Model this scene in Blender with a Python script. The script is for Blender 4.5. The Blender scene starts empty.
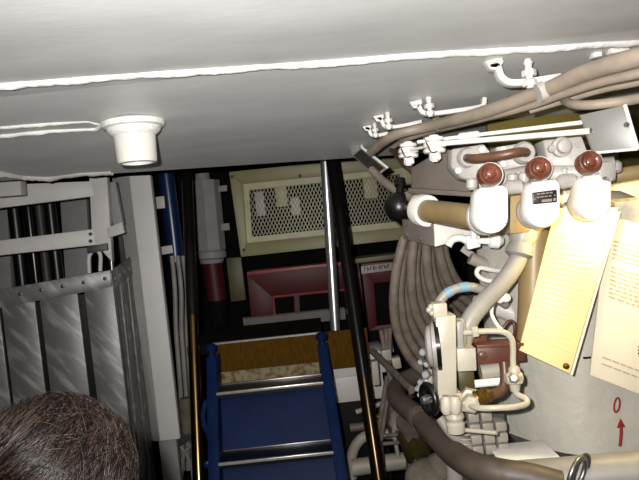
import bpy, bmesh, math, random
from mathutils import Vector, Matrix, noise as mnoise
random.seed(7)
S = bpy.context.scene
COL = S.collection
R = math.radians

# ------------------------------------------------------------------ camera
EYE = Vector((0, 0, 1.85))
F_PX = 600.0
PITCH, ROLL = R(-1.0), R(6.0)
fwd = Vector((0, math.cos(PITCH), math.sin(PITCH)))
up0 = Vector((0, -math.sin(PITCH), math.cos(PITCH)))
ri0 = Vector((1, 0, 0))
cr = math.cos(ROLL) * ri0 - math.sin(ROLL) * up0
cu = math.sin(ROLL) * ri0 + math.cos(ROLL) * up0
cam_d = bpy.data.cameras.new('camera')
cam_d.sensor_width = 36.0
cam_d.lens = F_PX / 639.0 * 36.0
cam_d.clip_start = 0.02
cam = bpy.data.objects.new('camera', cam_d)
COL.objects.link(cam)
M = Matrix((cr, cu, -fwd)).transposed().to_4x4()
M.translation = EYE
cam.matrix_world = M
S.camera = cam

# ------------------------------------------------------------------ world, flash, exposure
w = bpy.data.worlds.new('world'); S.world = w; w.use_nodes = True
w.node_tree.nodes['Background'].inputs[0].default_value = (0.9, 0.92, 1.0, 1)
w.node_tree.nodes['Background'].inputs[1].default_value = 0.008
S.view_settings.view_transform = 'Standard'
S.view_settings.look = 'None'
S.view_settings.gamma = 1.0
S.view_settings.exposure = 0.0
FLASH_W = 185.0
fl = bpy.data.lights.new('camera_flash', 'SPOT')
fl.energy = FLASH_W; fl.shadow_soft_size = 0.012; fl.color = (1.0, 0.985, 0.96)
fl.spot_size = R(124); fl.spot_blend = 1.0
flo = bpy.data.objects.new('camera_flash', fl); COL.objects.link(flo)
flo.location = (-0.055, 0.0, 1.90)
flo.rotation_euler = (R(90 + 9), 0, R(-3))

def at(px, py, Y):
    """the point of the place that stands Y metres ahead along the compartment, seen at px,py"""
    d = fwd * F_PX + cr * (px - 319.5) - cu * (py - 240.0)
    return EYE + d * (Y / d.y)
def onz(px, py, z):
    d = fwd * F_PX + cr * (px - 319.5) - cu * (py - 240.0)
    return EYE + d * ((z - EYE.z) / d.z)
SLOPE_Y, SLOPE_K = 1.50, 0.10      # past the long seam the deckhead drops gently
def ceil_z(y): return 2.26 - max(0.0, y - SLOPE_Y) * SLOPE_K
def onceil(px, py):
    p = onz(px, py, 2.26)
    if p.y <= SLOPE_Y: return p
    d = (p - EYE) / p.y
    t = (2.26 + SLOPE_K * SLOPE_Y - EYE.z) / (d.z + SLOPE_K * d.y)
    return EYE + d * t
def pts(*l): return [at(*p) for p in l]
def psz(n, Y): return n * Y / F_PX

# ------------------------------------------------------------------ materials
def lin(c):
    c /= 255.0
    return c / 12.92 if c <= 0.04045 else ((c + 0.055) / 1.055) ** 2.4
def rgb(r, g, b): return (lin(r), lin(g), lin(b), 1)

def mat(name, col, rough=0.5, metal=0.0, vary=0.12, scale=9.0, bump=0.0, bscale=60.0, second=None, smin=0.45, smax=0.6, spec=0.5, stretch=None, rvary=0.0, rot=None):
    m = bpy.data.materials.new(name); m.use_nodes = True
    nt = m.node_tree; b = nt.nodes['Principled BSDF']
    b.inputs['Roughness'].default_value = rough
    b.inputs['Metallic'].default_value = metal
    b.inputs['Specular IOR Level'].default_value = spec
    tc = nt.nodes.new('ShaderNodeTexCoord')
    src = tc.outputs['Object']
    if stretch:
        mp = nt.nodes.new('ShaderNodeMapping'); mp.inputs['Scale'].default_value = stretch
        if rot:
            m0 = nt.nodes.new('ShaderNodeMapping'); m0.inputs['Rotation'].default_value = rot
            nt.links.new(src, m0.inputs['Vector']); src = m0.outputs['Vector']
        nt.links.new(src, mp.inputs['Vector']); src = mp.outputs['Vector']
    n = nt.nodes.new('ShaderNodeTexNoise'); n.inputs['Scale'].default_value = scale
    n.inputs['Detail'].default_value = 6
    nt.links.new(src, n.inputs['Vector'])
    r = nt.nodes.new('ShaderNodeValToRGB')
    c2 = second if second else tuple(max(0, x * (1 - 2.2 * vary)) for x in col[:3]) + (1,)
    r.color_ramp.elements[0].position = smin if second else 0.3
    r.color_ramp.elements[1].position = smax if second else 0.7
    r.color_ramp.elements[0].color = c2 if not second else col
    r.color_ramp.elements[1].color = col if not second else second
    nt.links.new(n.outputs['Fac'], r.inputs['Fac'])
    nt.links.new(r.outputs['Color'], b.inputs['Base Color'])
    if rvary:
        mr = nt.nodes.new('ShaderNodeMapRange')
        mr.inputs['To Min'].default_value = max(0.02, rough - rvary); mr.inputs['To Max'].default_value = min(1, rough + rvary)
        nt.links.new(n.outputs['Fac'], mr.inputs['Value']); nt.links.new(mr.outputs['Result'], b.inputs['Roughness'])
    if bump:
        n2 = nt.nodes.new('ShaderNodeTexNoise'); n2.inputs['Scale'].default_value = bscale; n2.inputs['Detail'].default_value = 4
        nt.links.new(src, n2.inputs['Vector'])
        bp = nt.nodes.new('ShaderNodeBump'); bp.inputs['Strength'].default_value = bump; bp.inputs['Distance'].default_value = 0.01
        nt.links.new(n2.outputs['Fac'], bp.inputs['Height']); nt.links.new(bp.outputs['Normal'], b.inputs['Normal'])
    return m

MT = {
 'ceiling': mat('ceiling_paint', rgb(226, 226, 224), 0.45, vary=0.07, scale=3.0, bump=0.05, bscale=28, stretch=(1, 2.5, 1)),
 'weld': mat('weld_paint', rgb(245, 242, 236), 0.5, vary=0.05, bump=0.4, bscale=90),
 'white': mat('white_gloss_paint', rgb(238, 234, 226), 0.35, vary=0.08, scale=14, bump=0.12, bscale=70),
 'whitegrey': mat('off_white_paint', rgb(202, 197, 190), 0.45, vary=0.08, scale=7, bump=0.08, bscale=50),
 'column': mat('column_paint', rgb(226, 222, 218), 0.5, vary=0.06, scale=5, bump=0.05),
 'frame': mat('gate_paint', rgb(212, 207, 202), 0.5, vary=0.08, scale=8, bump=0.05),
 'alu': mat('brushed_aluminium', rgb(112, 109, 108), 0.42, metal=0.3, second=rgb(168, 165, 163), smin=.5, smax=.74, scale=3.2, stretch=(9, 9, 1.6), rot=(0, R(38), 0), bump=0.06, bscale=14, rvary=0.1),
 'rivet': mat('rivet_steel', rgb(110, 105, 102), 0.4, metal=0.6),
 'greyplate': mat('grey_plate', rgb(150, 148, 146), 0.6, vary=0.08),
 'greydark': mat('dark_grey_paint', rgb(70, 68, 66), 0.5, vary=0.12),
 'black': mat('black_paint', rgb(15, 14, 13), 0.35, vary=0.2),
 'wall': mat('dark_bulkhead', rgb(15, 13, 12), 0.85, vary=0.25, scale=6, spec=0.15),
 'olivelight': mat('light_olive_paint', rgb(126, 110, 42), 0.5, vary=0.12, scale=5),
 'olive': mat('olive_paint', rgb(92, 84, 48), 0.5, vary=0.15, scale=5),
 'floor': mat('floor_rubber', rgb(50, 45, 40), 0.7, vary=0.2, scale=20, bump=0.2),
 'tank': mat('grey_tank_paint', rgb(198, 193, 180), 0.38, vary=0.08, scale=5, bump=0.5, bscale=30),
 'cable': mat('grey_cable', rgb(112, 100, 88), 0.62, vary=0.2, scale=30, bump=0.25, bscale=160),
 'cabletan': mat('tan_cable', rgb(172, 157, 140), 0.5, vary=0.12, scale=18),
 'hose': mat('dark_hose', rgb(88, 76, 66), 0.5, vary=0.18, scale=14, bump=0.1),
 'hosewhite': mat('white_hose', rgb(152, 147, 140), 0.45, vary=0.10, scale=14),
 'boxgrey': mat('grey_box_paint', rgb(118, 108, 100), 0.42, vary=0.1, scale=9),
 'brown': mat('brown_rubber', rgb(98, 66, 46), 0.4, vary=0.2, scale=20),
 'knob': mat('brown_bakelite', rgb(118, 66, 48), 0.3, vary=0.2, scale=30),
 'oxide': mat('red_oxide', rgb(98, 54, 42), 0.45, vary=0.2, scale=14),
 'tan': mat('tan_pipe_paint', rgb(150, 128, 88), 0.4, vary=0.12, scale=10, stretch=(3, 3, .6)),
 'brass': mat('old_brass', rgb(128, 96, 48), 0.35, metal=0.7, vary=0.2),
 'chrome': mat('chrome', rgb(225, 225, 225), 0.30, metal=0.9, vary=0.02),
 'steel': mat('steel', rgb(160, 158, 155), 0.3, metal=0.85, vary=0.1),
 'bronzedark': mat('rail_gold_reflection_dark', rgb(72, 58, 38), 0.24, metal=0.9, vary=0.15),  # dimmer golden reflection near the foot of the right rail, as colour
 'bronze': mat('rail_gold_reflection', rgb(118, 94, 56), 0.22, metal=1.0, vary=0.1),  # golden reflection on the lower left rail, put into the colour
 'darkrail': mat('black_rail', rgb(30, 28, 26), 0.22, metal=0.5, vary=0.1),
 'blue': mat('blue_paint', rgb(12, 30, 68), 0.5, spec=0.10, vary=0.16, scale=8, bump=0.06),
 'bluepipe': mat('blue_pipe_paint', rgb(18, 40, 80), 0.3, vary=0.1),
 'blueband': mat('blue_band', rgb(120, 158, 178), 0.5),
 'amber': mat('worn_amber_paint', rgb(84, 56, 6), 0.8, spec=0.1, vary=0.22, scale=30, stretch=(3, 1, .8), bump=0.3, bscale=50),
 'worn': mat('worn_pale_paint', rgb(128, 116, 86), 0.8, second=rgb(84, 56, 6), scale=40, smin=.46, smax=.66),
 'silver': mat('tread_edge', rgb(200, 198, 192), 0.3, metal=0.6, vary=0.15, scale=40),
 'cream': mat('cream_paint', rgb(154, 147, 100), 0.45, vary=0.09, scale=6),
 'creamlight': mat('light_cream_paint', rgb(198, 190, 146), 0.45, vary=0.1, scale=12),
 'wire': mat('wire_mesh_metal', rgb(146, 140, 112), 0.4, metal=0.2, vary=0.05),
 'red': mat('red_paint', rgb(80, 22, 25), 0.5, spec=0.3, vary=0.14, scale=6),
 'redlight': mat('red_trim_paint', rgb(150, 64, 66), 0.45, vary=0.14),
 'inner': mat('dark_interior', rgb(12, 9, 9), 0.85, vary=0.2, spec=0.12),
 'devwhite': mat('valve_block_paint', rgb(188, 179, 160), 0.4, vary=0.12, scale=12, bump=0.12, bscale=60),
 'cast': mat('cast_grey_white', rgb(172, 166, 159), 0.45, vary=0.1, scale=16, bump=0.15, bscale=60),
 'paperyellow': mat('yellowed_paper', rgb(228, 208, 140), 0.45, vary=0.04, scale=8),
 'paperwhite': mat('white_paper', rgb(226, 214, 190), 0.5, vary=0.04, scale=8),
 'ink': mat('faded_ink', rgb(208, 188, 128), 0.7, vary=0.1),
 'inkdark': mat('print_ink', rgb(170, 156, 134), 0.7, vary=0.1),
 'redink': mat('red_marking', rgb(150, 22, 16), 0.6, vary=0.1),
 'plateblack': mat('black_nameplate', rgb(44, 36, 34), 0.4, vary=0.15, scale=60),
 'platemetal': mat('bare_plate', rgb(150, 148, 142), 0.42, metal=0.4, vary=0.1, scale=12),
 'tagtext': mat('engraved_text', rgb(150, 140, 130), 0.5),
 'skin': mat('skin', rgb(196, 150, 124), 0.5, vary=0.05),
 'jacket': mat('jacket_cloth', rgb(52, 54, 62), 0.85, vary=0.15, scale=30, bump=0.2, bscale=200),
 'trousers': mat('trouser_cloth', rgb(42, 44, 52), 0.85, vary=0.15, scale=30),
 'lamphousing': mat('lamp_housing', rgb(170, 160, 140), 0.5),
 'lagging': mat('lagging_cloth', rgb(120, 112, 98), 0.85, vary=0.2, scale=14, bump=0.5, bscale=40),
 'yellowgreen': mat('yellow_green_paint', rgb(74, 68, 30), 0.5, vary=0.25, scale=12),
 'block': mat('pale_grey_block', rgb(158, 150, 138), 0.5, vary=0.12, scale=10),
 'label': mat('label_strip', rgb(165, 156, 148), 0.5, vary=0.1),
}
def hair_mat():
    m = bpy.data.materials.new('brown_hair'); m.use_nodes = True
    nt = m.node_tree; b = nt.nodes['Principled BSDF']
    g = nt.nodes.new('ShaderNodeNewGeometry'); r = nt.nodes.new('ShaderNodeValToRGB')
    e = r.color_ramp.elements
    e[0].position = .35; e[0].color = (0.0012, 0.0008, 0.0007, 1); e[1].color = (0.036, 0.022, 0.017, 1)
    nt.links.new(g.outputs['Random Per Island'], r.inputs['Fac'])
    nt.links.new(r.outputs['Color'], b.inputs['Base Color'])
    b.inputs['Roughness'].default_value = 0.36
    b.inputs['Specular IOR Level'].default_value = 0.2
    return m
MT['hair'] = hair_mat()
def glow(name, c, s):
    m = bpy.data.materials.new(name); m.use_nodes = True
    b = m.node_tree.nodes['Principled BSDF']
    b.inputs['Emission Color'].default_value = c; b.inputs['Emission Strength'].default_value = s
    return m
MT['bulb'] = glow('lamp_glass', (1.0, 0.78, 0.35, 1), 12.0)

# ------------------------------------------------------------------ shape helpers
def BM(): return bmesh.new()
def slab(bm, poly, thick, bevel=0.0, dirn=(0, 1, 0)):
    """solid from a front outline (points of the place), thick metres deep"""
    d = Vector(dirn).normalized() * thick
    f = [bm.verts.new(p) for p in poly]; k = [bm.verts.new(Vector(p) + d) for p in poly]
    n = len(f); fs = []
    fs.append(bm.faces.new(f)); fs.append(bm.faces.new(list(reversed(k))))
    for i in range(n):
        j = (i + 1) % n
        fs.append(bm.faces.new((f[j], f[i], k[i], k[j])))
    bmesh.ops.recalc_face_normals(bm, faces=fs)
    if bevel:
        es = list({e for fa in fs for e in fa.edges})
        bmesh.ops.bevel(bm, geom=es, offset=bevel, segments=2, profile=0.5, affect='EDGES')
    return bm
def px(poly, Y): return [at(p[0], p[1], p[2] if len(p) > 2 else Y) for p in poly]
def box(bm, x0, x1, y0, y1, z0, z1, bevel=0.0):
    return slab(bm, [(x0, y0, z0), (x1, y0, z0), (x1, y0, z1), (x0, y0, z1)], y1 - y0, bevel)
def smooth_path(P, n=8):
    P = [Vector(p) for p in P]
    if len(P) < 3: return P
    out = []
    Q = [2 * P[0] - P[1]] + P + [2 * P[-1] - P[-2]]
    for i in range(1, len(Q) - 2):
        p0, p1, p2, p3 = Q[i - 1], Q[i], Q[i + 1], Q[i + 2]
        for k in range(n):
            t = k / n
            out.append(0.5 * ((2 * p1) + (-p0 + p2) * t + (2 * p0 - 5 * p1 + 4 * p2 - p3) * t * t + (-p0 + 3 * p1 - 3 * p2 + p3) * t ** 3))
    out.append(P[-1])
    return out
def tube(bm, P, r, segs=14, n=8, sm=True, rad=None):
    P = smooth_path(P, n) if sm else [Vector(p) for p in P]
    T = []
    for i in range(len(P)):
        a = P[max(i - 1, 0)]; b = P[min(i + 1, len(P) - 1)]
        T.append((b - a).normalized())
    u = T[0].orthogonal().normalized(); rings = []
    for i, p in enumerate(P):
        u = (u - T[i] * u.dot(T[i])).normalized(); v = T[i].cross(u)
        rr = rad(i / (len(P) - 1)) if rad else r
        rings.append([bm.verts.new(p + rr * (math.cos(2 * math.pi * k / segs) * u + math.sin(2 * math.pi * k / segs) * v)) for k in range(segs)])
    for a, b in zip(rings, rings[1:]):
        for k in range(segs):
            f = bm.faces.new((a[k], a[(k + 1) % segs], b[(k + 1) % segs], b[k])); f.smooth = True
    bm.faces.new(list(reversed(rings[0]))); bm.faces.new(rings[-1])
    return bm
def lathe(bm, A, B, prof, segs=28, fade=True):
    """prof: list of (t 0..1 along A->B, radius)"""
    A, B = Vector(A), Vector(B); d = (B - A); t = d.normalized()
    u = t.orthogonal().normalized(); v = t.cross(u); rings = []
    for s, r in prof:
        c = A + d * s; r = max(r, 1e-4)
        rings.append([bm.verts.new(c + r * (math.cos(2 * math.pi * k / segs) * u + math.sin(2 * math.pi * k / segs) * v)) for k in range(segs)])
    for a, b in zip(rings, rings[1:]):
        for k in range(segs):
            f = bm.faces.new((a[k], a[(k + 1) % segs], b[(k + 1) % segs], b[k])); f.smooth = segs > 8
    bm.faces.new(list(reversed(rings[0]))); bm.faces.new(rings[-1])
    return bm
def ball(bm, c, r, sc=(1, 1, 1), u=20, v=14):
    m = Matrix.Translation(Vector(c)) @ Matrix.Diagonal((r * sc[0], r * sc[1], r * sc[2], 1))
    g = bmesh.ops.create_uvsphere(bm, u_segments=u, v_segments=v, radius=1, matrix=m)
    for vv in g['verts']:
        for f in vv.link_faces: f.smooth = True
    return bm
def bolt(bm, c, d, r, h):
    c = Vector(c); d = Vector(d).normalized()
    lathe(bm, c, c + d * h, [(0, r), (0.8, r), (1, r * .7)], 6)
    return bm

def wpos(o):
    p = Vector((0, 0, 0))
    while o is not None:
        p += o.location; o = o.parent
    return p
def build(name, bm, m, parent=None, loc=None):
    base = wpos(parent) if parent is not None else Vector(loc or (0, 0, 0))
    if base.length > 0: bmesh.ops.translate(bm, vec=-base, verts=bm.verts)
    bmesh.ops.recalc_face_normals(bm, faces=bm.faces)
    me = bpy.data.meshes.new(name); bm.to_mesh(me); bm.free()
    me.materials.append(MT[m] if isinstance(m, str) else m)
    try: me.set_sharp_from_angle(angle=R(38))
    except Exception: pass
    o = bpy.data.objects.new(name, me); COL.objects.link(o)
    if parent is not None: o.parent = parent
    elif loc is not None: o.location = loc
    return o
def tag(o, label, cat, group=None, kind=None):
    o['label'] = label; o['category'] = cat
    if group: o['group'] = group
    if kind: o['kind'] = kind
    return o
def thing(name, label, cat, loc=(0, 0, 0), group=None):
    o = bpy.data.objects.new(name, None); COL.objects.link(o)
    o.location = loc; o.empty_display_size = 0.05
    return tag(o, label, cat, group)
def struct(name, bm, m, label, cat):
    o = build(name, bm, m); tag(o, label, cat, kind='structure'); return o
def copy_tree(o, parent=None):
    c = o.copy(); COL.objects.link(c)
    if parent is not None: c.parent = parent
    for ch in [k for k in bpy.data.objects if k.parent == o]: copy_tree(ch, c)
    return c

# ================================================================== THE SETTING
CZ = 2.26
b = BM(); box(b, -2.3, 1.6, -1.2, 5.0, -0.06, 0.0)
struct('floor', b, 'floor', 'dark rubber covered deck at the bottom of the compartment', 'floor')
b = BM()
eL, eR = onceil(0, 181), onceil(350, 158)
k = (eR.y - eL.y) / (eR.x - eL.x)
ey = lambda x: eL.y + k * (x - eL.x)
near = [Vector((-2.3, -1.2, CZ)), Vector((1.6, -1.2, CZ))]; mid = [Vector((-2.3, SLOPE_Y, CZ)), Vector((1.6, SLOPE_Y, CZ))]
far = [Vector((x, ey(x), ceil_z(ey(x)))) for x in (-2.3, 1.6)]
slab(b, [near[0], near[1], mid[1], mid[0]], 0.05, dirn=(0, 0, 1))
slab(b, [mid[0], mid[1], far[1], far[0]], 0.05, dirn=(0, 0, 1))
bmesh.ops.remove_doubles(b, verts=b.verts, dist=1e-5)
struct('ceiling', b, 'ceiling', 'grey white painted steel ceiling with two welded seams', 'ceiling')
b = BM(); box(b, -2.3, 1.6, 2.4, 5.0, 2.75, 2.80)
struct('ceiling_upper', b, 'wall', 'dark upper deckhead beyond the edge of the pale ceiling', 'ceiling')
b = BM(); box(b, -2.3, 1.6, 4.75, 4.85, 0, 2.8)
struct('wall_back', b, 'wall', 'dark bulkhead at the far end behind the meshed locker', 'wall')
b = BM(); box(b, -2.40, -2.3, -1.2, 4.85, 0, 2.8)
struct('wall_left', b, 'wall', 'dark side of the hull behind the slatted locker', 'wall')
b = BM(); box(b, 1.15, 1.25, -1.2, 4.85, 0, 2.8)
struct('wall_right', b, 'olive', 'olive painted side of the hull behind the valve manifold', 'wall')

def seam(points, r, jag, seed):
    rnd = random.Random(seed)
    P = smooth_path(points, 1) if len(points) > 2 else points
    out = []
    for a, c in zip(P, P[1:]):
        n = max(2, int((c - a).length / 0.012))
        for i in range(n): out.append(a.lerp(c, i / n))
    out.append(P[-1])
    bm = BM(); rings = []; segs = 10; wob = 0.0; wob2 = 0
    for p in out:
        wob = wob * 0.8 + rnd.uniform(-1, 1) * 0.5; wob2 = wob2 * .93 + rnd.uniform(-1, 1) * .25
        h = r * (1 + jag * wob)
        rings.append([bm.verts.new(Vector((p.x, p.y + r * 1.0 * math.cos(math.pi * k / segs) + r * .35 * wob2, ceil_z(p.y) + 0.004 - h * math.sin(math.pi * k / segs)))) for k in range(segs + 1)])
    for a, c in zip(rings, rings[1:]):
        for k in range(segs):
            f = bm.faces.new((a[k], a[k + 1], c[k + 1], c[k])); f.smooth = True
    return bm
LW = [onceil(p[0], p[1]) for p in ((-560, 150), (-90, 96), (0, 85), (120, 76), (300, 64), (470, 52), (639, 42), (740, 34))]
struct('trim_1', seam(LW, 0.015, 0.22, 1), 'weld', 'long white ragged weld seam running right across the ceiling', 'weld seam')
LW = [onceil(p[0], p[1]) for p in ((-420, 162), (-60, 132), (0, 128), (50, 124), (88, 122), (102, 125))]
struct('trim_2', seam(LW, 0.011, 0.3, 2), 'weld', 'upper strand of the short weld left of the stub pipe', 'weld seam')
LW = [onceil(p[0], p[1]) for p in ((-420, 168), (-60, 138), (0, 136), (50, 131), (96, 129), (102, 125))]
struct('trim_3', seam(LW, 0.011, 0.3, 3), 'weld', 'lower strand of the short weld left of the stub pipe', 'weld seam')
LW = [onceil(p[0], p[1]) for p in ((-300, 205), (-60, 182), (0, 172), (25, 177), (50, 178), (80, 174), (112, 172))]
struct('trim_4', seam(LW, 0.016, 0.4, 4), 'whitegrey', 'rough grey weld at the ceiling edge above the slatted locker', 'weld seam')

# stub pipe under the ceiling
c0 = onceil(133, 121)
o = thing('pipe_stub', 'short white flanged pipe stub hanging from the ceiling', 'pipe stub', c0)
b = BM(); lathe(b, c0, c0 - Vector((0, 0, 0.126)), [(0, .068), (.2, .062), (.95, .058), (1, .055), (1.0, .045), (.9, .043)], 32); build('tube', b, 'white', o)
b = BM(); lathe(b, c0, c0 - Vector((0, 0, 0.045)), [(0, .086), (.10, .093), (.42, .091), (.5, .080), (.75, .076), (1, .062)], 32); build('flange', b, 'weld', o)

# ================================================================== LEFT: slatted locker
YC = 2.95
NX = at(110, 280, YC).x
def fr(px_, py_):   # a point on the locker front, which comes a little nearer towards the left
    s = at(px_, py_, YC)
    return at(px_, py_, YC - 0.16 * max(-0.4, (NX - s.x)) )
root = thing('slatted_locker', 'tall metal locker with brushed aluminium slats and open white frame', 'locker', (NX, YC, 0))
def frp(poly): return [fr(*p) for p in poly]
FL = -70
b = BM(); slab(b, frp([(FL, 188), (92, 181), (95, 196), (FL, 217)]), 0.035, .003); build('top_rail', b, 'frame', root)
b = BM(); slab(b, frp([(89, 178), (107, 177), (112, 262), (92, 240)]), 0.04, .003); build('upright', b, 'frame', root)
b = BM(); slab(b, frp([(FL, 249), (94, 229), (96, 245), (FL, 263)]), 0.03, .003); build('middle_rail', b, 'frame', root)
b = BM(); slab(b, frp([(FL, 302), (110, 270), (112, 287), (FL, 321)]), 0.02, .002)
lr = build('lower_rail', b, 'alu', root); lr['label'] = 'riveted aluminium rail'
b = BM()
for i in range(9):
    p = fr(105 - i * 21.2, 282.5 - 17 + 0 + i * 3.9 + 13); bolt(b, p + Vector((0, .004, 0)), (0, -1, 0), .0105, .010)
build('rivets', b, 'rivet', lr)
# slats : top edge follows the rail, bottoms run out of frame to the deck
tops = [(-66, -38), (-33, -2), (1, 34), (39, 77), (84, 113)]
for a, c in tops:
    ta, tc = fr(a, 302 - (a + 70) * .155 + 12), fr(c, 302 - (c + 70) * .155 + 12)
    bm = BM()
    slab(bm, [ta, tc, Vector((tc.x + .012, tc.y + .0, 0.12)), Vector((ta.x + .012, ta.y, 0.12))], 0.016, .003)
    build('slat', bm, 'alu', root)
p0, p1 = fr(-66, 320), fr(112, 290)
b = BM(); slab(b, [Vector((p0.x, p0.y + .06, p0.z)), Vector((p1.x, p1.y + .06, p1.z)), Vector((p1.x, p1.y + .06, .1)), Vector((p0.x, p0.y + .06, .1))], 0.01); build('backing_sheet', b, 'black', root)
b = BM(); slab(b, [Vector((p0.x, p0.y, .12)), Vector((p1.x, p1.y, .12)), Vector((p1.x, p1.y, 0)), Vector((p0.x, p0.y, 0))], 0.03); build('plinth', b, 'frame', root)
# side return
b = BM(); slab(b, [at(111, 271, 2.955), at(134, 255, 3.32), at(136, 272, 3.32), at(113, 289, 2.955)], 0.012, .001, dirn=(-1, 0, 0)); sr = build('side_rail', b, 'alu', root)
b = BM()
for i in range(5):
    t = (i + .5) / 5; p = at(112 + 23 * t, 280 - 16.5 * t, 2.955 + .365 * t); bolt(b, p, (1, -.1, 0), .008, .008)
build('rivets', b, 'silver', sr)
A0, A1 = at(112, 280, 2.955), at(135, 264, 3.32)
for i in range(3):
    t0, t1 = i / 3 + .03, (i + 1) / 3 - .05
    q0, q1 = A0.lerp(A1, t0), A0.lerp(A1, t1)
    sh = Vector((-.008, 0, 0))
    b = BM(); slab(b, [q0 + sh, q1 + sh, Vector((q1.x, q1.y, .12)) + sh, Vector((q0.x, q0.y, .12)) + sh], 0.014, .002, dirn=(-1, 0, 0)); build('side_slat', b, 'alu', root)
q0, q1 = A0, A1
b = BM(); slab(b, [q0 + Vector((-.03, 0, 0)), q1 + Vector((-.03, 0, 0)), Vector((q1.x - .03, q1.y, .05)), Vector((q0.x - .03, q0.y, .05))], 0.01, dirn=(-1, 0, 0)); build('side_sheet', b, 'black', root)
b = BM(); slab(b, px([(106, 183), (115, 181), (123, 224), (113, 227)], 3.0), .04, .004); build('hinge_post', b, 'greyplate', root)
# latch
b = BM()
P = [fr(90, 273), fr(90, 256), fr(96, 250), fr(101, 255), fr(101, 271)]
tube(b, [p + Vector((0, -.01, 0)) for p in P], .010, 10); la = build('hasp_loop', b, 'frame', root)
b = BM(); slab(b, [p + Vector((0, -.02, 0)) for p in frp([(88, 247), (108, 243), (109, 250), (89, 254)])], .02, .002); build('hasp_plate', b, 'greydark', root)
b = BM(); slab(b, px([(106, 228), (122, 222), (124, 233), (108, 238)], 2.93), .03, .002); build('hinge_bracket', b, 'frame', root)
for p, q in (((110, 240, 2.97), (112, 270, 2.97)), ((120, 236, 3.0), (123, 266, 3.05))):
    b = BM(); tube(b, [at(*p), at(*q)], .010, 10); build('hinge_pin', b, 'steel', root)
for q in ((91, 234), (91, 241)):
    b = BM(); bolt(b, fr(*q) + Vector((0, -.002, 0)), (0, -1, 0), .009, .012); build('bolt', b, 'rivet', root)

# pipes and plates behind the open frame
def straight_pipe(name, label, p, q, r, m, group=None, cat='pipe', segs=18):
    P, Q = Vector(p), Vector(q); b = BM(); tube(b, [P, Q], r, segs, sm=False)
    o = build(name, b, m, loc=(Q if Q.z < P.z else P)); return tag(o, label, cat, group)
def vpipe(name, label, x, Y, z0, z1, r, m, lean=0, **kw):
    return straight_pipe(name, label, (x, Y, z1), (x + lean, Y, z0), r, m, **kw)
for pxx, wd, mm, lb in ((16, 13, 'black', 'thick black vertical pipe behind the locker frame, first from the left'),
                        (30, 12, 'darkrail', 'black vertical pipe behind the locker frame just left of the thin grey pipe'),
                        (41, 8, 'greydark', 'thin grey vertical pipe behind the locker frame'),
                        (52, 12, 'black', 'thick black vertical pipe beside the grey plate behind the locker frame')):
    q = at(pxx, 225, 3.45); vpipe('vertical_pipe', lb, q.x, 3.45, 0, 2.7, psz(wd, 3.45) / 2, mm, group='pipes behind the slatted locker')
b = BM(); slab(b, px([(60, 200), (86, 196), (91, 285), (66, 290)], 3.5), .05, .003)
tag(build('steel_plate', b, 'greyplate', loc=at(75, 285, 3.5)), 'flat grey plate behind the locker frame, right of the black pipes', 'plate', 'grey plates behind the locker')
b = BM(); slab(b, px([(-20, 210), (7, 207), (12, 300), (-20, 304)], 3.5), .05, .003)
tag(build('steel_plate', b, 'greyplate', loc=at(0, 300, 3.5)), 'flat grey plate behind the locker frame, left of the black pipes', 'plate', 'grey plates behind the locker')
b = BM(); slab(b, px([(-40, 184), (20, 180), (21, 195), (-40, 200)], 2.7), .06, .003)
tag(build('overhead_box', b, 'whitegrey', loc=at(0, 190, 2.7)), 'pale grey box under the ceiling over the left end of the slatted locker', 'box')

# column
root = thing('boxed_duct', 'tall off-white boxed steel duct beside the slatted locker', 'duct', at(160, 440, 3.2))
b = BM(); slab(b, [at(129, 176, 3.18), at(150, 175, 3.18), at(180, 439, 3.18), at(160, 441, 3.18)], .05, .004); build('front_panel', b, 'column', root)
b = BM(); slab(b, [at(112, 178, 3.36), at(129, 176, 3.19), at(160, 441, 3.19), at(150, 441, 3.36)], .02, 0, dirn=(.3, 1, 0)); build('side_panel', b, 'column', root)
b = BM(); q = at(168, 441, 3.24); slab(b, [Vector((q.x - .045, 3.22, q.z + .02)), Vector((q.x + .05, 3.22, q.z + .02)), Vector((q.x + .05, 3.22, 0)), Vector((q.x - .045, 3.22, 0))], .05, .003); build('foot_post', b, 'greyplate', root)

# blue pipe and pale cables
root = thing('blue_pipe', 'dark blue painted pipe hanging beside the off-white boxed duct', 'pipe', at(178, 258, 3.55))
b = BM(); tube(b, [at(165, 165, 3.55), at(168, 190, 3.55), at(174, 240, 3.55), at(176, 262, 3.55)], psz(16, 3.55) / 2, 18); build('tube', b, 'bluepipe', root)
for P in ([(155, 197), (164, 196), (165, 208), (156, 209)], [(160, 247), (172, 245), (173, 253), (161, 255)]):
    b = BM(); slab(b, px(P, 3.5), .04, .002); build('pipe_clip', b, 'whitegrey', root)
for i, dx in enumerate((-1, 4.6, 10)):
    b = BM()
    P = [at(173 + dx, 256, 3.5), at(176 + dx * 1.1, 290, 3.48), at(177 + dx * .98, 330, 3.48), at(180 + dx * .95, 370, 3.47), at(182 + dx * .95, 402, 3.47), at(184 + dx * .95, 470, 3.46)]
    tube(b, P, psz(4.6, 3.5) / 2, 8)
    tag(build('pale_cable', b, 'hosewhite', loc=P[-1]), 'thin pale cable running down below the blue pipe', 'cable', 'pale cables below the blue pipe')
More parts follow.
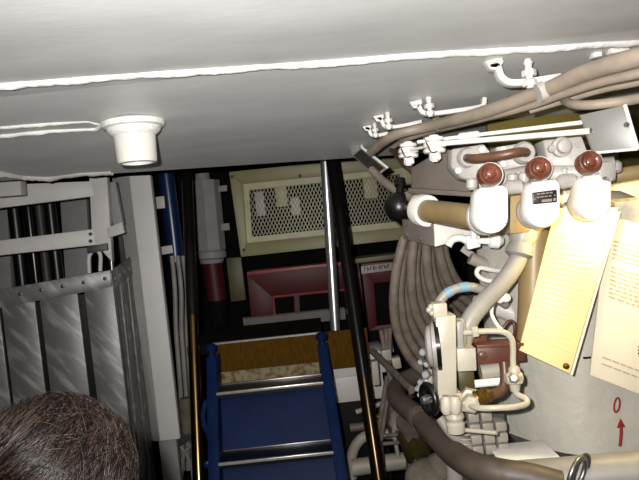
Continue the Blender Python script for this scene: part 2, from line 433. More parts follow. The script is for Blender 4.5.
# tangled fittings at the foot of the cables
root = thing('cable_gland', 'scuffed pale gland clamped around the cables left of the left handrail', 'cable gland', at(186, 425, 3.42))
b = BM(); lathe(b, at(185, 398, 3.42), at(188, 432, 3.42), [(0, .03), (.2, .045), (.4, .034), (.55, .046), (.8, .034), (1, .04)], 16); build('body', b, 'lagging', root)
b = BM(); slab(b, px([(176, 438), (196, 428), (197, 436), (178, 448)], 3.4), .05, .003); build('clamp', b, 'greydark', root)
b = BM(); tube(b, [at(196, 440, 3.42), at(184, 455, 3.42), at(181, 480, 3.42), at(181, 500, 3.42)], .012, 8); build('wire_tail', b, 'hosewhite', root)
b = BM(); tube(b, [at(176, 440, 3.42), at(190, 462, 3.42), at(194, 490, 3.42)], .009, 8); build('wire_tail', b, 'hosewhite', root)

# canister column
root = thing('tall_canister', 'grey-white boxed canister with a red lower cylinder left of the meshed locker', 'canister', at(213, 300, 3.95))
b = BM(); lathe(b, at(205, 181, 3.95), at(211, 250, 3.95), [(0, .095), (1, .098)], 8); build('upper_sleeve', b, 'greyplate', root)
b = BM(); lathe(b, at(202, 174, 3.95), at(203, 182, 3.95), [(0, .05), (.6, .05), (1, .06)], 20); build('cap', b, 'greyplate', root)
b = BM(); lathe(b, at(211, 250, 3.95), at(212, 263, 3.95), [(0, .088), (.15, .10), (.6, .10), (.7, .08), (1, .075)], 24); build('collar', b, 'greyplate', root)
b = BM(); lathe(b, at(212, 262, 3.95), at(217, 300, 3.95), [(0, .066), (1, .066)], 24); build('red_cylinder', b, 'red', root)
for P in ([(219, 224), (229, 223), (230, 230), (220, 231)], [(218, 186), (227, 185), (227, 191), (218, 192)]):
    b = BM(); slab(b, px(P, 3.92), .03, .003); build('bracket', b, 'greyplate', root)
straight_pipe('canister_stand', 'dark post carrying the red lower cylinder of the canister', at(217, 299, 3.95), Vector((at(217, 299, 3.95).x, 3.95, 0)), .06, 'wall', cat='post')
b = BM(); slab(b, px([(226, 258), (241, 257), (246, 300), (231, 302)], 4.0), .08, .004); 
tag(build('olive_bracket', b, 'olive', loc=at(236, 300, 4.0)), 'olive upright bracket under the left end of the meshed locker', 'bracket')

# ================================================================== CENTRE
YM = 3.95
root = thing('mesh_locker', 'cream wall locker with an expanded metal mesh front', 'locker', at(320, 250, YM))
def q4(l, m): return [at(p[0], p[1], m) for p in l]
# outline px: TL(229,172) TR(420,152) BR(424,236) BL(241,257)
o_ = [(229, 172), (430, 151), (434, 236), (241, 257)]
i_ = [(243, 184), (412, 167), (414, 226), (247, 243)]
b = BM()
for s in range(4):
    a, c = o_[s], o_[(s + 1) % 4]; d, e = i_[(s + 1) % 4], i_[s]
    slab(b, q4([a, c, d, e], YM), .045, .003)
build('door_frame', b, 'cream', root)
b = BM()
ii = [(249, 190), (400, 174), (402, 221), (252, 237)]
for s in range(4):
    a, c = i_[s], i_[(s + 1) % 4]; d, e = ii[(s + 1) % 4], ii[s]
    slab(b, q4([a, c, d, e], YM + .012), .02)
build('mesh_border', b, 'creamlight', root)
b = BM()
TL, TR, BL = at(*i_[0], YM + .03), at(*i_[1], YM + .03), at(*i_[3], YM + .03)
ex, ez = (TR - TL), (BL - TL); W_, H_ = ex.length, ez.length; ex.normalize(); ez.normalize()
step, hw = 0.0235, 0.0021
def wire(u0, v0, du, dv):
    # clip the line to the rectangle
    ts = []
    t0, t1 = 0, 10
    for (s, d, mx) in ((u0, du, W_), (v0, dv, H_)):
        lo, hi = (-s) / d, (mx - s) / d
        if lo > hi: lo, hi = hi, lo
        t0, t1 = max(t0, lo), min(t1, hi)
    if t1 - t0 < .01: return
    A = TL + ex * (u0 + du * t0) + ez * (v0 + dv * t0); B = TL + ex * (u0 + du * t1) + ez * (v0 + dv * t1)
    d = (B - A).normalized(); n = Vector((0, 1, 0)).cross(d).normalized() * hw
    slab(b, [A - n, B - n, B + n, A + n], .004)
n = int((W_ + H_) / step) + 12
for i in range(-8, n):
    wire(i * step - .5 * H_, 0, 0.48, 1.0)
    wire(i * step, 0, -0.48, 1.0)
build('wire_mesh', b, 'wire', root)
b = BM()
BR = at(434, 236, YM)
cs = q4(o_, YM + .045)
# carcass: four sides and a back
for s in range(4):
    a, c = cs[s], cs[(s + 1) % 4]; up = (cs[(s + 2) % 4] - c).normalized() * .015
    slab(b, [a, c, c + up, a + up], .30)
build('carcass', b, 'cream', root)
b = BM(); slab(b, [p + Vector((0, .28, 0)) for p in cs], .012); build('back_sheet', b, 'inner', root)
for q in ((244, 250), (425, 229), (300, 176), (232, 177)):
    b = BM(); bolt(b, at(*q, YM), (0, -1, 0), .011, .010); build('screw', b, 'greydark', root)
# what is kept behind the mesh
def inbox(name, label, poly, m, dy=.12, th=.08, cat='box'):
    b = BM(); slab(b, q4(poly, YM + dy), th, .003); tag(build(name, b, m, loc=at(poly[-1][0], poly[-1][1], YM + dy)), label, cat)
inbox('switch_box', 'cream switch box behind the locker mesh, near the middle', [(274, 182), (286, 181), (288, 206), (277, 207)], 'creamlight')
inbox('switch_box', 'pale box low behind the locker mesh, left of the chrome pole', [(290, 198), (299, 197), (301, 214), (292, 215)], 'whitegrey')
inbox('switch_box', 'cream box behind the right end of the locker mesh', [(362, 172), (376, 171), (378, 198), (365, 199)], 'creamlight')
inbox('relay_strip', 'slim pale strip at the left behind the locker mesh', [(254, 192), (263, 191), (266, 215), (257, 216)], 'whitegrey', cat='strip')
# bracket carrying the mesh locker on the bulkhead
b = BM(); q = at(330, 235, YM + .36); box(b, q.x - .5, q.x + .5, YM + .34, 4.76, q.z - .03, q.z + .03)
tag(build('wall_bracket', b, 'greydark', loc=(q.x, 4.7, q.z)), 'dark steel bracket holding the meshed locker to the far bulkhead', 'bracket')

# red cabinet
YR = 3.7
root = thing('red_cabinet', 'red painted low cabinet with a dark window under the meshed locker', 'cabinet', Vector((at(300, 290, YR).x, YR, 0)))
o_ = [(247, 275), (362, 263), (366, 312), (252, 324)]; i_ = [(273, 297), (352, 289), (354, 309), (275, 319)]
b = BM()
for s in range(4):
    a, c = o_[s], o_[(s + 1) % 4]; d, e = i_[(s + 1) % 4], i_[s]
    slab(b, q4([a, c, d, e], YR), .03, .002)
build('front_frame', b, 'red', root)
b = BM(); slab(b, q4([(247, 272), (362, 260), (362, 263.5), (247, 275.5)], YR - .012), .35, .002); build('top_edge', b, 'redlight', root)
b = BM()
ow = q4(o_, YR + .03)
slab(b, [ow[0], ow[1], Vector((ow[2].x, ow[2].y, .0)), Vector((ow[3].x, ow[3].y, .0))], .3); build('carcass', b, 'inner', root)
b = BM()
for s in range(4):
    a, c = i_[s], i_[(s + 1) % 4]
    tube(b, [at(*a, YR - .004), at(*c, YR - .004)], .008, 8, sm=False)
build('window_bead', b, 'redlight', root)
b = BM(); slab(b, q4([(294, 294), (299, 293), (300, 316), (295, 317)], YR + .004), .012); build('window_bar', b, 'red', root)

# second red cabinet at the right
YR2 = 3.45
root = thing('red_cabinet', 'narrow red cabinet with a pale label strip beside the cable bundle', 'cabinet', Vector((at(380, 300, YR2).x, YR2, 0)))
o_ = [(361, 264), (412, 259), (418, 326), (369, 331)]; i_ = [(374, 283), (404, 280), (408, 322), (377, 326)]
b = BM()
for s in range(4):
    a, c = o_[s], o_[(s + 1) % 4]; d, e = i_[(s + 1) % 4], i_[s]
    slab(b, q4([a, c, d, e], YR2), .03, .002)
build('front_frame', b, 'red', root)
ow = q4(o_, YR2 + .03)
b = BM(); slab(b, [ow[0], ow[1], Vector((ow[2].x, ow[2].y, 0)), Vector((ow[3].x, ow[3].y, 0))], .19); build('carcass', b, 'inner', root)
b = BM(); slab(b, q4([(354, 259), (412, 252), (412, 257), (354, 264)], YR2 - .02), .24, .002); build('top_board', b, 'olive', root)
b = BM(); slab(b, q4([(361, 266.5), (393, 262.5), (394, 270), (361.5, 274)], YR2 - .012), .012, .001); ls = build('label_strip', b, 'label', root)
b = BM()
for i, g in enumerate('MBLHPHTC0'):
    x = 364 + i * 2.9; y = 266.4 - i * .36
    hgt = 3.6
    slab(b, q4([(x, y + .9), (x + .8, y + .8), (x + .9, y + .9 + hgt), (x + .1, y + 1 + hgt)], YR2 - .014), .002)
    if i % 3 != 1: slab(b, q4([(x, y + .9), (x + 1.9, y + .7), (x + 1.9, y + 1.6), (x, y + 1.8)], YR2 - .014), .002)
    if i % 2: slab(b, q4([(x + 1.3, y + 1.8), (x + 2, y + 1.7), (x + 2.1, y + 4.3), (x + 1.4, y + 4.4)], YR2 - .014), .002)
build('lettering', b, 'inner', ls)

# raised platform behind the ladder
YP = 2.78
zt = at(270, 338, YP).z
root = thing('raised_platform', 'dark raised platform with a worn amber front behind the ladder', 'platform', Vector((0, YP, 0)))
xl, xr = at(212, 350, YP).x, at(368, 340, YP).x
b = BM(); box(b, xl, xr, YP, YP + .015, zt - .175, zt); fa = build('fascia', b, 'amber', root)
b = BM(); box(b, xl, at(320, 375, YP).x, YP - .006, YP + .001, zt - .205, zt - .135); build('worn_band', b, 'worn', fa)
b = BM()
nn = 60; xw = at(322, 335, YP).x
for i in range(nn):
    x = xl + (xw - xl) * i / nn
    box(b, x, x + (xw - xl) / nn * .7, YP - .006, YP + .012, zt - .004, zt + .004)
build('edge_strip', b, 'silver', root)
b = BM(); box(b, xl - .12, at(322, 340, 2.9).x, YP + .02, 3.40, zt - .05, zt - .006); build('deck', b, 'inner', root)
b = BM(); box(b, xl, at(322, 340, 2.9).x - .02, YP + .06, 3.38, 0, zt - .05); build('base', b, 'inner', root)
b = BM(); p = at(243, 319, 3.3); q = at(345, 309, 3.3)
for i in range(38):
    x = p.x + (q.x - p.x) * i / 38
    box(b, x, x + (q.x - p.x) / 38 * .6, 3.30, 3.33, zt - .03, p.z + .006)
box(b, p.x, q.x, 3.305, 3.36, zt - .03, p.z - .004)
build('ribbed_nosing', b, 'hose', root)

# ladder
root = thing('blue_ladder', 'steep blue ladder with silver edged treads and blue knobs', 'ladder', Vector((at(270, 420, 2.2).x, 2.0, 0)))
def ladder_y(z): return 2.62 - (1.42 - z) * 0.80     # slope of the ladder
zt_l = at(212, 352, 2.62).z; zt_r = at(318, 342, 2.62).z
ztop = 1.42
xL, xR = at(221, 382, 2.6).x, at(321, 370, 2.6).x
xo = lambda z: (1.36 - z) * 0.06          # the ladder stands slightly askew
for xc, nm in ((xL - .018, 'L'), (xR + .018, 'R')):
    b = BM()
    tp = Vector((xc, ladder_y(1.36), 1.36)); bt = Vector((xc + xo(0), ladder_y(0), 0))
    slab(b, [tp + Vector((-.022, -.035, 0)), tp + Vector((.022, -.035, 0)), bt + Vector((.022, -.035, 0)), bt + Vector((-.022, -.035, 0))], .09, .004)
    st = build('stringer', b, 'blue', root)
    b = BM(); lathe(b, tp + Vector((0, -.02, -.02)), tp + Vector((0, -.02, .055)), [(0, .014), (.5, .012), (.55, .022), (.8, .026), (.95, .018), (1, .006)], 18); build('knob', b, 'blue', st)
    if nm == 'L':
        b = BM(); bp = at(209, 461, 2.40); bolt(b, bp + Vector((0, -.03, 0)), (0, -1, 0), .014, .012); build('bolt', b, 'bluepipe', st)
        b = BM(); tube(b, [at(206, 400, 2.47), at(203, 418, 2.46), at(208, 432, 2.46), at(211, 440, 2.46)], .012, 10); build('hook', b, 'blue', st)
z_a = at(270, 378, 2.60).z; z_b = at(274, 450, 2.34).z
dz = z_a - z_b
zz = z_a; 
while zz > 0.1:
    y = ladder_y(zz)
    b = BM(); box(b, xL + xo(zz), xR + xo(zz), y - .03, y + .10, zz - .022, zz); tr = build('tread', b, 'black', root)
    b = BM(); box(b, xL + xo(zz), xR + xo(zz), y - .040, y - .028, zz - .008, zz + .003, .002); build('nosing', b, 'silver', tr)
    b = BM(); box(b, xL + xo(zz), xR + xo(zz), y + .085, y + .10, zz, zz + .006, .001); build('rear_strip', b, 'steel', tr)
    y2 = ladder_y(max(zz - dz, 0))
    b = BM(); slab(b, [Vector((xL + xo(zz), y + .02, zz - .022)), Vector((xR + xo(zz), y + .02, zz - .022)), Vector((xR + xo(zz - dz), y2 + .085, max(zz - dz, 0) + .005)), Vector((xL + xo(zz - dz), y2 + .085, max(zz - dz, 0) + .005))], .006); build('riser_panel', b, 'blue', root)
    zz -= dz

# rails and poles
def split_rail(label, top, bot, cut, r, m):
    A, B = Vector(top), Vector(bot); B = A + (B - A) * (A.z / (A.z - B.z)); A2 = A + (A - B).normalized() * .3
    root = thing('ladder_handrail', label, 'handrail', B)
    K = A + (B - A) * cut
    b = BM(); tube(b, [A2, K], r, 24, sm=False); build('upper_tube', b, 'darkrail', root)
    b = BM(); tube(b, [K, B], r * .97, 24, sm=False); build('lower_tube', b, m, root)  # lower length takes the golden colour of a reflection on the rail
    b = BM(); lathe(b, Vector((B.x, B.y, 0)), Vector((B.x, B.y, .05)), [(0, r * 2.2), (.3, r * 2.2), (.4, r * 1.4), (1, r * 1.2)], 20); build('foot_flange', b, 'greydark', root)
split_rail('dark handrail left of the blue ladder, golden reflection coloured into its lower part', at(187, 178, 2.98), at(199, 480, 2.45), .30, psz(12, 2.7) / 2, 'bronze')
split_rail('black glossy handrail right of the blue ladder, golden reflection coloured in near its foot', at(332, 160, 2.98), at(379, 480, 2.45), .46, psz(13.5, 2.7) / 2, 'bronzedark')
A = at(325, 160, 3.09); B = at(337, 353, 3.05); B.z = at(337, 356.2, 2.92).z + .005
root = thing('chrome_pole', 'slim bright chrome pole standing on a white block behind the ladder', 'pole', B)
b = BM(); tube(b, [A + (A - B) * .35, B], psz(10, 3.02) / 2, 24, sm=False); build('shaft', b, 'chrome', root)
b = BM(); lathe(b, B + Vector((0, 0, -.005)), B + Vector((0, 0, .07)), [(0, .075), (.2, .075), (.25, .05), (.5, .045), (.55, .035), (1, .03)], 20); build('base_flange', b, 'whitegrey', root)

# white block under the chrome pole
root = thing('white_casing', 'off-white stepped casing right of the ladder under the chrome pole', 'casing', Vector((at(355, 400, 2.95).x, 2.95, 0)))
b = BM(); slab(b, px([(323, 358), (384, 350), (389, 372), (326, 380)], 2.92), .25, .006); build('cover', b, 'whitegrey', root)
b = BM(); slab(b, px([(328, 376), (382, 370), (386, 398), (332, 404)], 2.93), .2, .006); build('body', b, 'whitegrey', root)
b = BM(); p, q = at(330, 403, 3.0), at(384, 399, 3.0); box(b, p.x, q.x, 2.98, 3.15, 0, p.z + .03); build('base', b, 'black', root)
b = BM(); slab(b, px([(362, 392), (369, 391), (377, 446), (370, 448)], 2.86), .05, .003); build('upright_strip', b, 'whitegrey', root)
b = BM(); slab(b, px([(384, 330), (391, 329), (394, 352), (386, 353)], 2.86), .04, .003); build('upright_strip', b, 'whitegrey', root)

# linkage rods beside the cable bundle
root = thing('linkage', 'cluster of thin grey control rods left of the cable bundle', 'control rods', Vector((at(388, 470, 2.6).x, 2.6, 0)))
for a, c, r in (((381, 330, 2.6), (385, 353, 2.6), .011), ((386, 330, 2.6), (388, 372, 2.6), .010), ((390, 328, 2.6), (389, 378, 2.6), .010),
                ((387, 376, 2.6), (377, 440, 2.6), .010), ((391, 376, 2.6), (381, 440, 2.6), .010), ((372, 351, 2.55), (412, 390, 2.1), .014), ((392, 372, 2.5), (409, 386, 2.15), .012),
                ((381, 436, 2.6), (403, 434, 2.6), .009), ((381, 444, 2.6), (403, 442, 2.6), .009)):
    b = BM(); tube(b, [at(*a), at(*c)], r, 10, sm=False); build('rod', b, 'cable', root)
for P in ([(381, 351), (391, 349), (392, 360), (383, 362)], [(371, 362), (378, 361), (380, 385), (373, 386)], [(391, 359), (400, 357), (402, 368), (394, 370)]):
    b = BM(); slab(b, px(P, 2.56), .05, .004); build('clevis_block', b, 'block', root)
b = BM(); tube(b, [at(379, 440, 2.6), Vector((at(379, 440, 2.6).x, 2.6, 0))], .018, 10, sm=False); build('stand', b, 'greydark', root)

# lower pipework between ladder and big pipe
def pipe(name, label, P, r, m, group=None, cat='pipe', segs=18, bands=()):
    P = [at(*p) for p in P]
    low = min(P, key=lambda v: v.z)
    b = BM(); tube(b, P, r, segs)
    o = build(name, b, m, loc=low); tag(o, label, cat, group); return o
pipe('curved_pipe', 'pale curved pipe low beside the foot of the black handrail', [(352, 478, 2.75), (352, 455, 2.75), (360, 440, 2.75), (374, 434, 2.75), (395, 434, 2.75)], .024, 'block')
pipe('curved_pipe', 'dark curved pipe behind the control rods', [(396, 432, 2.74), (392, 412, 2.74), (398, 398, 2.74), (420, 386, 2.7)], .035, 'hose')
pipe('floor_pipe', 'grey horizontal pipe near the deck below the control rods', [(352, 468, 2.7), (385, 463, 2.7), (420, 459, 2.7)], .038, 'block')
for lb, P, w_, m in (('thin grey pipe slanting behind the control rods', [(356, 412, 2.85), (380, 404, 2.85), (400, 394, 2.85), (425, 390, 2.85)], 5, 'block'),
                    ('dark pipe running low behind the curved pipes', [(350, 428, 2.95), (380, 424, 2.95), (425, 418, 2.95)], 9, 'cable'),
                    ('thin pale pipe looping up beside the valve casting', [(398, 456, 2.62), (394, 428, 2.62), (402, 416, 2.62), (414, 418, 2.62), (420, 436, 2.62)], 4, 'block'),
                    ('brass coloured pipe end below the thin slanting pipe', [(372, 420, 2.8), (384, 414, 2.8), (398, 412, 2.8)], 7, 'brass')):
    pipe('small_pipe', lb, P, psz(w_, 2.8) / 2, m, segs=12, group='small pipes low between the ladder and the tank')
root = thing('valve_casting', 'dull yellow-green valve casting low behind the big grey pipe', 'valve', at(412, 470, 2.55))
b = BM(); lathe(b, at(402, 450, 2.55), at(428, 440, 2.55), [(0, .05), (.15, .09), (.3, .06), (.5, .085), (.7, .06), (.85, .09), (1, .05)], 20); build('body', b, 'yellowgreen', root)
b = BM(); lathe(b, at(412, 445, 2.55), at(410, 420, 2.5), [(0, .04), (.7, .035), (.8, .06), (1, .06)], 18); build('bonnet', b, 'cable', root)
b = BM(); tube(b, [at(412, 450, 2.55), Vector((at(412, 450, 2.55).x, 2.55, 0))], .03, 12, sm=False); build('stand', b, 'greydark', root)
b = BM(); lathe(b, at(400, 425, 2.6), at(404, 410, 2.58), [(0, .05), (.5, .05), (.55, .03), (1, .03)], 14); 
tag(build('pipe_union', b, 'block', loc=at(400, 425, 2.6)), 'small grey pipe union beside the dark curved pipe', 'pipe fitting')
b = BM(); ball(b, at(428, 478, 2.1), .075, (1.1, 1, .9)); ball(b, at(440, 470, 2.1), .06, (1, 1, 1)); 
tag(build('lagged_flange', b, 'lagging', loc=at(430, 490, 2.1)), 'cloth wrapped pipe flange below the big grey pipe', 'pipe lagging')
b = BM(); slab(b, px([(409, 462), (419, 458), (423, 500), (409, 500)], 2.5), .1, .01); tag(build('grey_block', b, 'block', loc=at(415, 500, 2.5)), 'grey block left of the cloth wrapped flange', 'block')

# ================================================================== RIGHT: cable bundle
outer = [(404, 236, 1.92), (396, 270, 1.93), (394, 308, 1.97), (402, 343, 2.02), (424, 372, 2.06), (470, 392, 2.08)]
inner = [(441, 238, 1.84), (447, 262, 1.88), (458, 283, 1.93), (474, 296, 1.98), (492, 306, 2.02), (520, 318, 2.04)]
NF = 11
for i in range(NF):
    t = i / (NF - 1); rnd = random.Random(i); P = []
    for j, (a, c) in enumerate(zip(outer, inner)):
        e = t
        x = a[0] + (c[0] - a[0]) * e + rnd.uniform(-.8, .8); y = a[1] + (c[1] - a[1]) * e
        P.append(at(x, y, a[2] + (c[2] - a[2]) * t + (0, .035, .07)[i % 3]))
    P.append(P[-1] + Vector((.10, .12, -.05)))
    b = BM(); tube(b, P, .0158, 12, n=7)
    lb = 'thick grey cable of the bundle sweeping down from the white junction box'
    if i == 0: lb = 'outermost grey cable of the bundle, bulging left beside the red cabinet'
    if i == NF - 1: lb = 'uppermost grey cable of the bundle, curving off to the right behind the striped hose'
    tag(build('thick_cable', b, 'cable', loc=P[0]), lb, 'cable', 'grey cables of the hanging bundle')
NB = 7
for i in range(NB):
    t = (i + .35) / NB; P = []
    for j, (a, c) in enumerate(zip(outer, inner)):
        P.append(at(a[0] + (c[0] - a[0]) * t - 2, a[1] + (c[1] - a[1]) * t + 6, a[2] + (c[2] - a[2]) * t + .112 + (.035 if i % 2 else 0)))
    P.append(P[-1] + Vector((.10, .12, -.05)))
    b = BM(); tube(b, P, .0165, 12, n=7)
    tag(build('thick_cable', b, 'cable', loc=P[0]), 'grey cable in the rear layer of the hanging bundle', 'cable', 'rear cables of the hanging bundle')

# white junction box under the ring
root = thing('junction_box', 'white painted junction box the grey cables drop out of', 'junction box', at(430, 245, 1.8))
b = BM()
A, B_, C, D = at(402, 219, 1.90), at(434, 224, 1.74), at(434, 247, 1.74), at(403, 239, 1.90)
slab(b, [A, B_, C, D], .2, .003, dirn=(.75, 1, 0)); build('body', b, 'boxgrey', root)
b = BM(); slab(b, [at(434, 223, 1.735), at(478, 228, 1.80), at(474, 236, 1.80), at(435, 247, 1.735)], .012, .002); build('lit_side', b, 'white', root)  # white plate paints in the brightly lit right face of the box
for q in ((407, 235, 1.875), (421, 239, 1.80), (406, 224, 1.875)):
    b = BM(); bolt(b, at(*q), (-.6, -1, 0), .007, .008); build('screw', b, 'steel', root)
# clip row under box
root = thing('pipe_clip', 'small white clips under the tan horizontal pipe', 'pipe clip', at(470, 245, 1.7))
b = BM(); tube(b, pts((448, 246, 1.7), (452, 240, 1.7), (460, 238, 1.7), (468, 241, 1.7), (478, 243, 1.7)), .011, 10); slab(b, px([(466, 236), (480, 235), (481, 247), (468, 250)], 1.68), .04, .004); build('clip', b, 'white', root)
b = BM(); bolt(b, at(474, 238, 1.67), (0, -.3, 1), .010, .03); build('bolt', b, 'white', root)
b = BM(); lathe(b, at(478, 241, 1.67), at(503, 241, 1.67), [(0, .008), (.4, .01), (.45, .02), (.8, .022), (1, .01)], 12); build('nut', b, 'white', root)

# tan horizontal pipe with ring flange
root = thing('tan_pipe', 'tan horizontal pipe with a white ring flange leading to the first valve', 'pipe', at(450, 228, 1.65))
b = BM(); tube(b, pts((420, 210, 1.78), (480, 218, 1.52)), psz(24, 1.65) / 2, 28, sm=False); build('tube', b, 'tan', root)
b = BM(); d = (at(480, 218, 1.52) - at(420, 210, 1.78)).normalized(); c = at(424, 210.5, 1.765)
lathe(b, c - d * .02, c + d * .02, [(0, .034), (0, .046), (.3, .048), (.7, .048), (1, .046), (1, .034)], 28); build('ring_flange', b, 'white', root)

# big grey box behind the manifold
root = thing('relay_box', 'grey brown painted box behind the first valve with terminals on top', 'relay box', at(440, 197, 1.7))
b = BM(); slab(b, [at(408, 188, 1.86), at(474, 192, 1.62), at(474, 197, 1.62), at(408, 193, 1.86)], .2, .002, dirn=(.6, 1, 0)); build('lower_lip', b, 'boxgrey', root)
b = BM(); slab(b, [at(411, 168, 1.87), at(440, 150, 1.70), at(474, 149, 1.64), at(475, 192, 1.63), at(411, 188, 1.87)], .2, .003, dirn=(.6, 1, 0)); build('body', b, 'boxgrey', root)
# terminals
def terminal(label, x, y, Y, s):
    root = thing('terminal_post', label, 'terminal', at(x, y + 16 * s, Y), 'white terminal posts above the relay box')
    b = BM(); u = psz(1, Y) * s
    lathe(b, at(x, y - 6 * s, Y), at(x + 1 * s, y + 22 * s, Y), [(0, 5 * u), (.08, 6 * u), (.09, 10 * u), (.2, 10 * u), (.22, 7 * u), (.28, 11 * u), (.46, 12 * u), (.48, 9 * u), (.55, 12 * u), (.66, 11 * u), (.68, 6 * u), (.8, 5.5 * u), (.82, 3.5 * u), (1, 3 * u)], 20)
    build('insulator', b, 'white', root)
    b = BM(); bolt(b, at(x + .8 * s, y + 14 * s, Y), (0, -.2, -1), 6 * u, 7 * u); build('nut', b, 'weld', root)
    b = BM(); tube(b, pts((x - 8 * s, y + 2 * s, Y - .02), (x - 2 * s, y + 12 * s, Y - .03), (x + 9 * s, y + 8 * s, Y - .02)), .0022, 8); build('red_lead', b, 'oxide', root)
terminal('larger white terminal post in front of the grey brown relay box', 434, 141, 1.62, .95)
terminal('smaller white terminal post left of the larger one', 408, 147, 1.78, .85)
# pull rods
for i, (a, c, r) in enumerate((((418, 142, 1.68), (585, 122, 1.40), 4.0), ((437, 144, 1.62), (590, 131, 1.38), 5.4), ((400, 152, 1.80), (430, 146, 1.66), 3.2))):
    lb = ('thin white pull rod just under the ceiling cables', 'thicker white pull rod above the valve manifold', 'short white pull rod between the two terminal posts')[i]
    b = BM(); tube(b, pts(a, c), psz(r, 1.55) / 2, 12, sm=False)
    if i == 0: lathe(b, at(458, 137.4, 1.61), at(480, 134.6, 1.575), [(0, .006), (.1, .011), (.9, .011), (1, .006)], 14)
    tag(build('pull_rod', b, 'white', loc=at(*a)), lb, 'rod', 'white pull rods')

# horn / black dome
root = thing('signal_horn', 'black round signal lamp hanging below the ceiling cables', 'signal lamp', at(398, 208, 1.95))
c = at(399, 207, 1.95); r = psz(15, 1.95)
b = BM(); ball(b, c, r, (1, 1, 1), 28, 20); build('dome', b, 'black', root)
b = BM(); d = Vector((.8, .6, 0)).normalized(); lathe(b, c + d * r * .35, c + d * r * .75, [(0, r * .9), (.1, r * 1.07), (.8, r * 1.07), (1, r * .8)], 28); build('rim', b, 'darkrail', root)
b = BM(); lathe(b, c + Vector((.01, .02, r * .7)), c + Vector((.02, .04, r * 1.9)), [(0, .016), (.5, .014), (.6, .02), (1, .016)], 16); build('neck', b, 'black', root)

# ------------------------------------------------------------------ ceiling cables and clamps
CB = [
 ('upper tan cable of the pair clamped along the ceiling', [(1000, -30, 1.02), (760, 25, 1.15), (639, 57, 1.32), (600, 68, 1.42), (574, 77, 1.50), (545, 90, 1.60), (480, 113.5, 1.80), (430, 126, 2.05), (400, 133, 2.20), (383, 142, 2.32), (371, 152, 2.42)], 20, 'cabletan'),
 ('lower tan cable half hidden under the upper ceiling cable', [(1000, 2, 1.06), (760, 46, 1.19), (639, 73, 1.36), (600, 82, 1.45), (560, 95, 1.57), (530, 106, 1.66), (470, 122, 1.86), (430, 132, 2.08), (405, 140, 2.2), (392, 148, 2.3)], 11, 'cabletan'),
 ('third tan cable lowest of the run, in the shade under the other two', [(1000, 20, 1.2), (760, 58, 1.34), (639, 82, 1.5), (600, 90, 1.57), (560, 102, 1.66), (530, 111, 1.71)], 10, 'cabletan'),
]
for lb, P, wpx, m in CB:
    W = [at(x, y, min(Y, onceil(x, y - w_ * .62 - 2).y - .01) if x < 639 else Y) for (x, y, Y) in P for w_ in (wpx,)]; b = BM()
    tube(b, W, 0, 16, n=6, rad=lambda t, w=wpx: psz(w, 1.42) / 2 * (.72 + .28 * (1 - t)))
    tag(build('overhead_cable', b, m, loc=W[0]), lb, 'cable', 'tan cables under the ceiling')
pipe('loose_cable', 'pale loose cable bulging below the ceiling clamps at the right edge', [(1000, 60, 1.05), (740, 84, 1.3), (660, 95, 1.38), (625, 101, 1.45), (590, 105, 1.50), (572, 104, 1.56), (564, 99, 1.64), (568, 95, 1.72)], psz(10, 1.45) / 2, 'cabletan', cat='cable')
pipe('loose_cable', 'brown cable looping from the ceiling cables down to the relay box', [(392, 150, 2.3), (398, 156, 2.2), (404, 164, 2.05), (412, 170, 1.92), (418, 176, 1.86)], psz(7, 2.0) / 2, 'brown', cat='cable')
pipe('loose_cable', 'tan cable running from the metal tag plate down to the black signal lamp', [(372, 170, 2.35), (382, 180, 2.25), (394, 189, 2.1), (408, 196, 1.95), (416, 200, 1.86)], psz(9, 2.1) / 2, 'cabletan', cat='cable')
pipe('loose_cable', 'thin tan cable end under the largest ceiling clamp', [(532, 96, 1.70), (500, 108, 1.8), (470, 118, 1.95), (445, 126, 2.1), (425, 138, 2.2)], psz(6, 1.8) / 2, 'cabletan', cat='cable')

def strip(bm, P, wpx, Y, thick, taper=1.0):
    """a bent flat bar of constant width along the bend line P"""
    P = [Vector((p[0], p[1], 0)) for p in P]; P = smooth_path(P, 4); n = len(P); Lf, Rt = [], []
    for i, p in enumerate(P):
        t = (P[min(i + 1, n - 1)] - P[max(i - 1, 0)]).normalized(); nn = Vector((-t.y, t.x, 0)); w_ = wpx / 2
        Lf.append(p + nn * w_); Rt.append(p - nn * w_)
    out = Lf + list(reversed(Rt))
    return slab(bm, [at(q.x, q.y, Y) for q in out], thick, .0015)
def clamp(label, pts_px, bolt_px, Y, s, w_):
    Y = onceil(pts_px[0][0], pts_px[0][1] - 2).y - .02
    root = thing('cable_clamp', label, 'cable clamp', at(*pts_px[0], Y), 'white cable clamps on the ceiling')
    u = psz(1, Y) * s
    b = BM(); strip(b, pts_px, w_, Y, .03); build('arm', b, 'white', root)
    b = BM(); t = at(*pts_px[0], Y); slab(b, [at(pts_px[0][0] + x * s, pts_px[0][1] + y * s, Y) for x, y in ((-5, -3), (12, -7), (14, -2), (8, 6), (1, 5))], .035, .002); build('ceiling_foot', b, 'white', root)
    bc = at(*bolt_px, Y) + Vector((0, -.010, 0))
    b = BM(); bolt(b, bc, (0, 0, 1), 7 * u, 7 * u); bolt(b, bc - Vector((0, 0, 10 * u)), (0, 0, 1), 7 * u, 7 * u)
    lathe(b, bc - Vector((0, 0, 12 * u)), bc + Vector((0, 0, 17 * u)), [(0, 3.5 * u), (.8, 3.5 * u), (.85, 5 * u), (1, 3 * u)], 12); build('bolt', b, 'white', root)
    return root
clamp('largest white cable clamp under the long weld seam', [(490, 64), (498, 66), (502, 76), (511, 82), (530, 81), (562, 76)], (528, 77), 1.58, 1.0, 6.5)
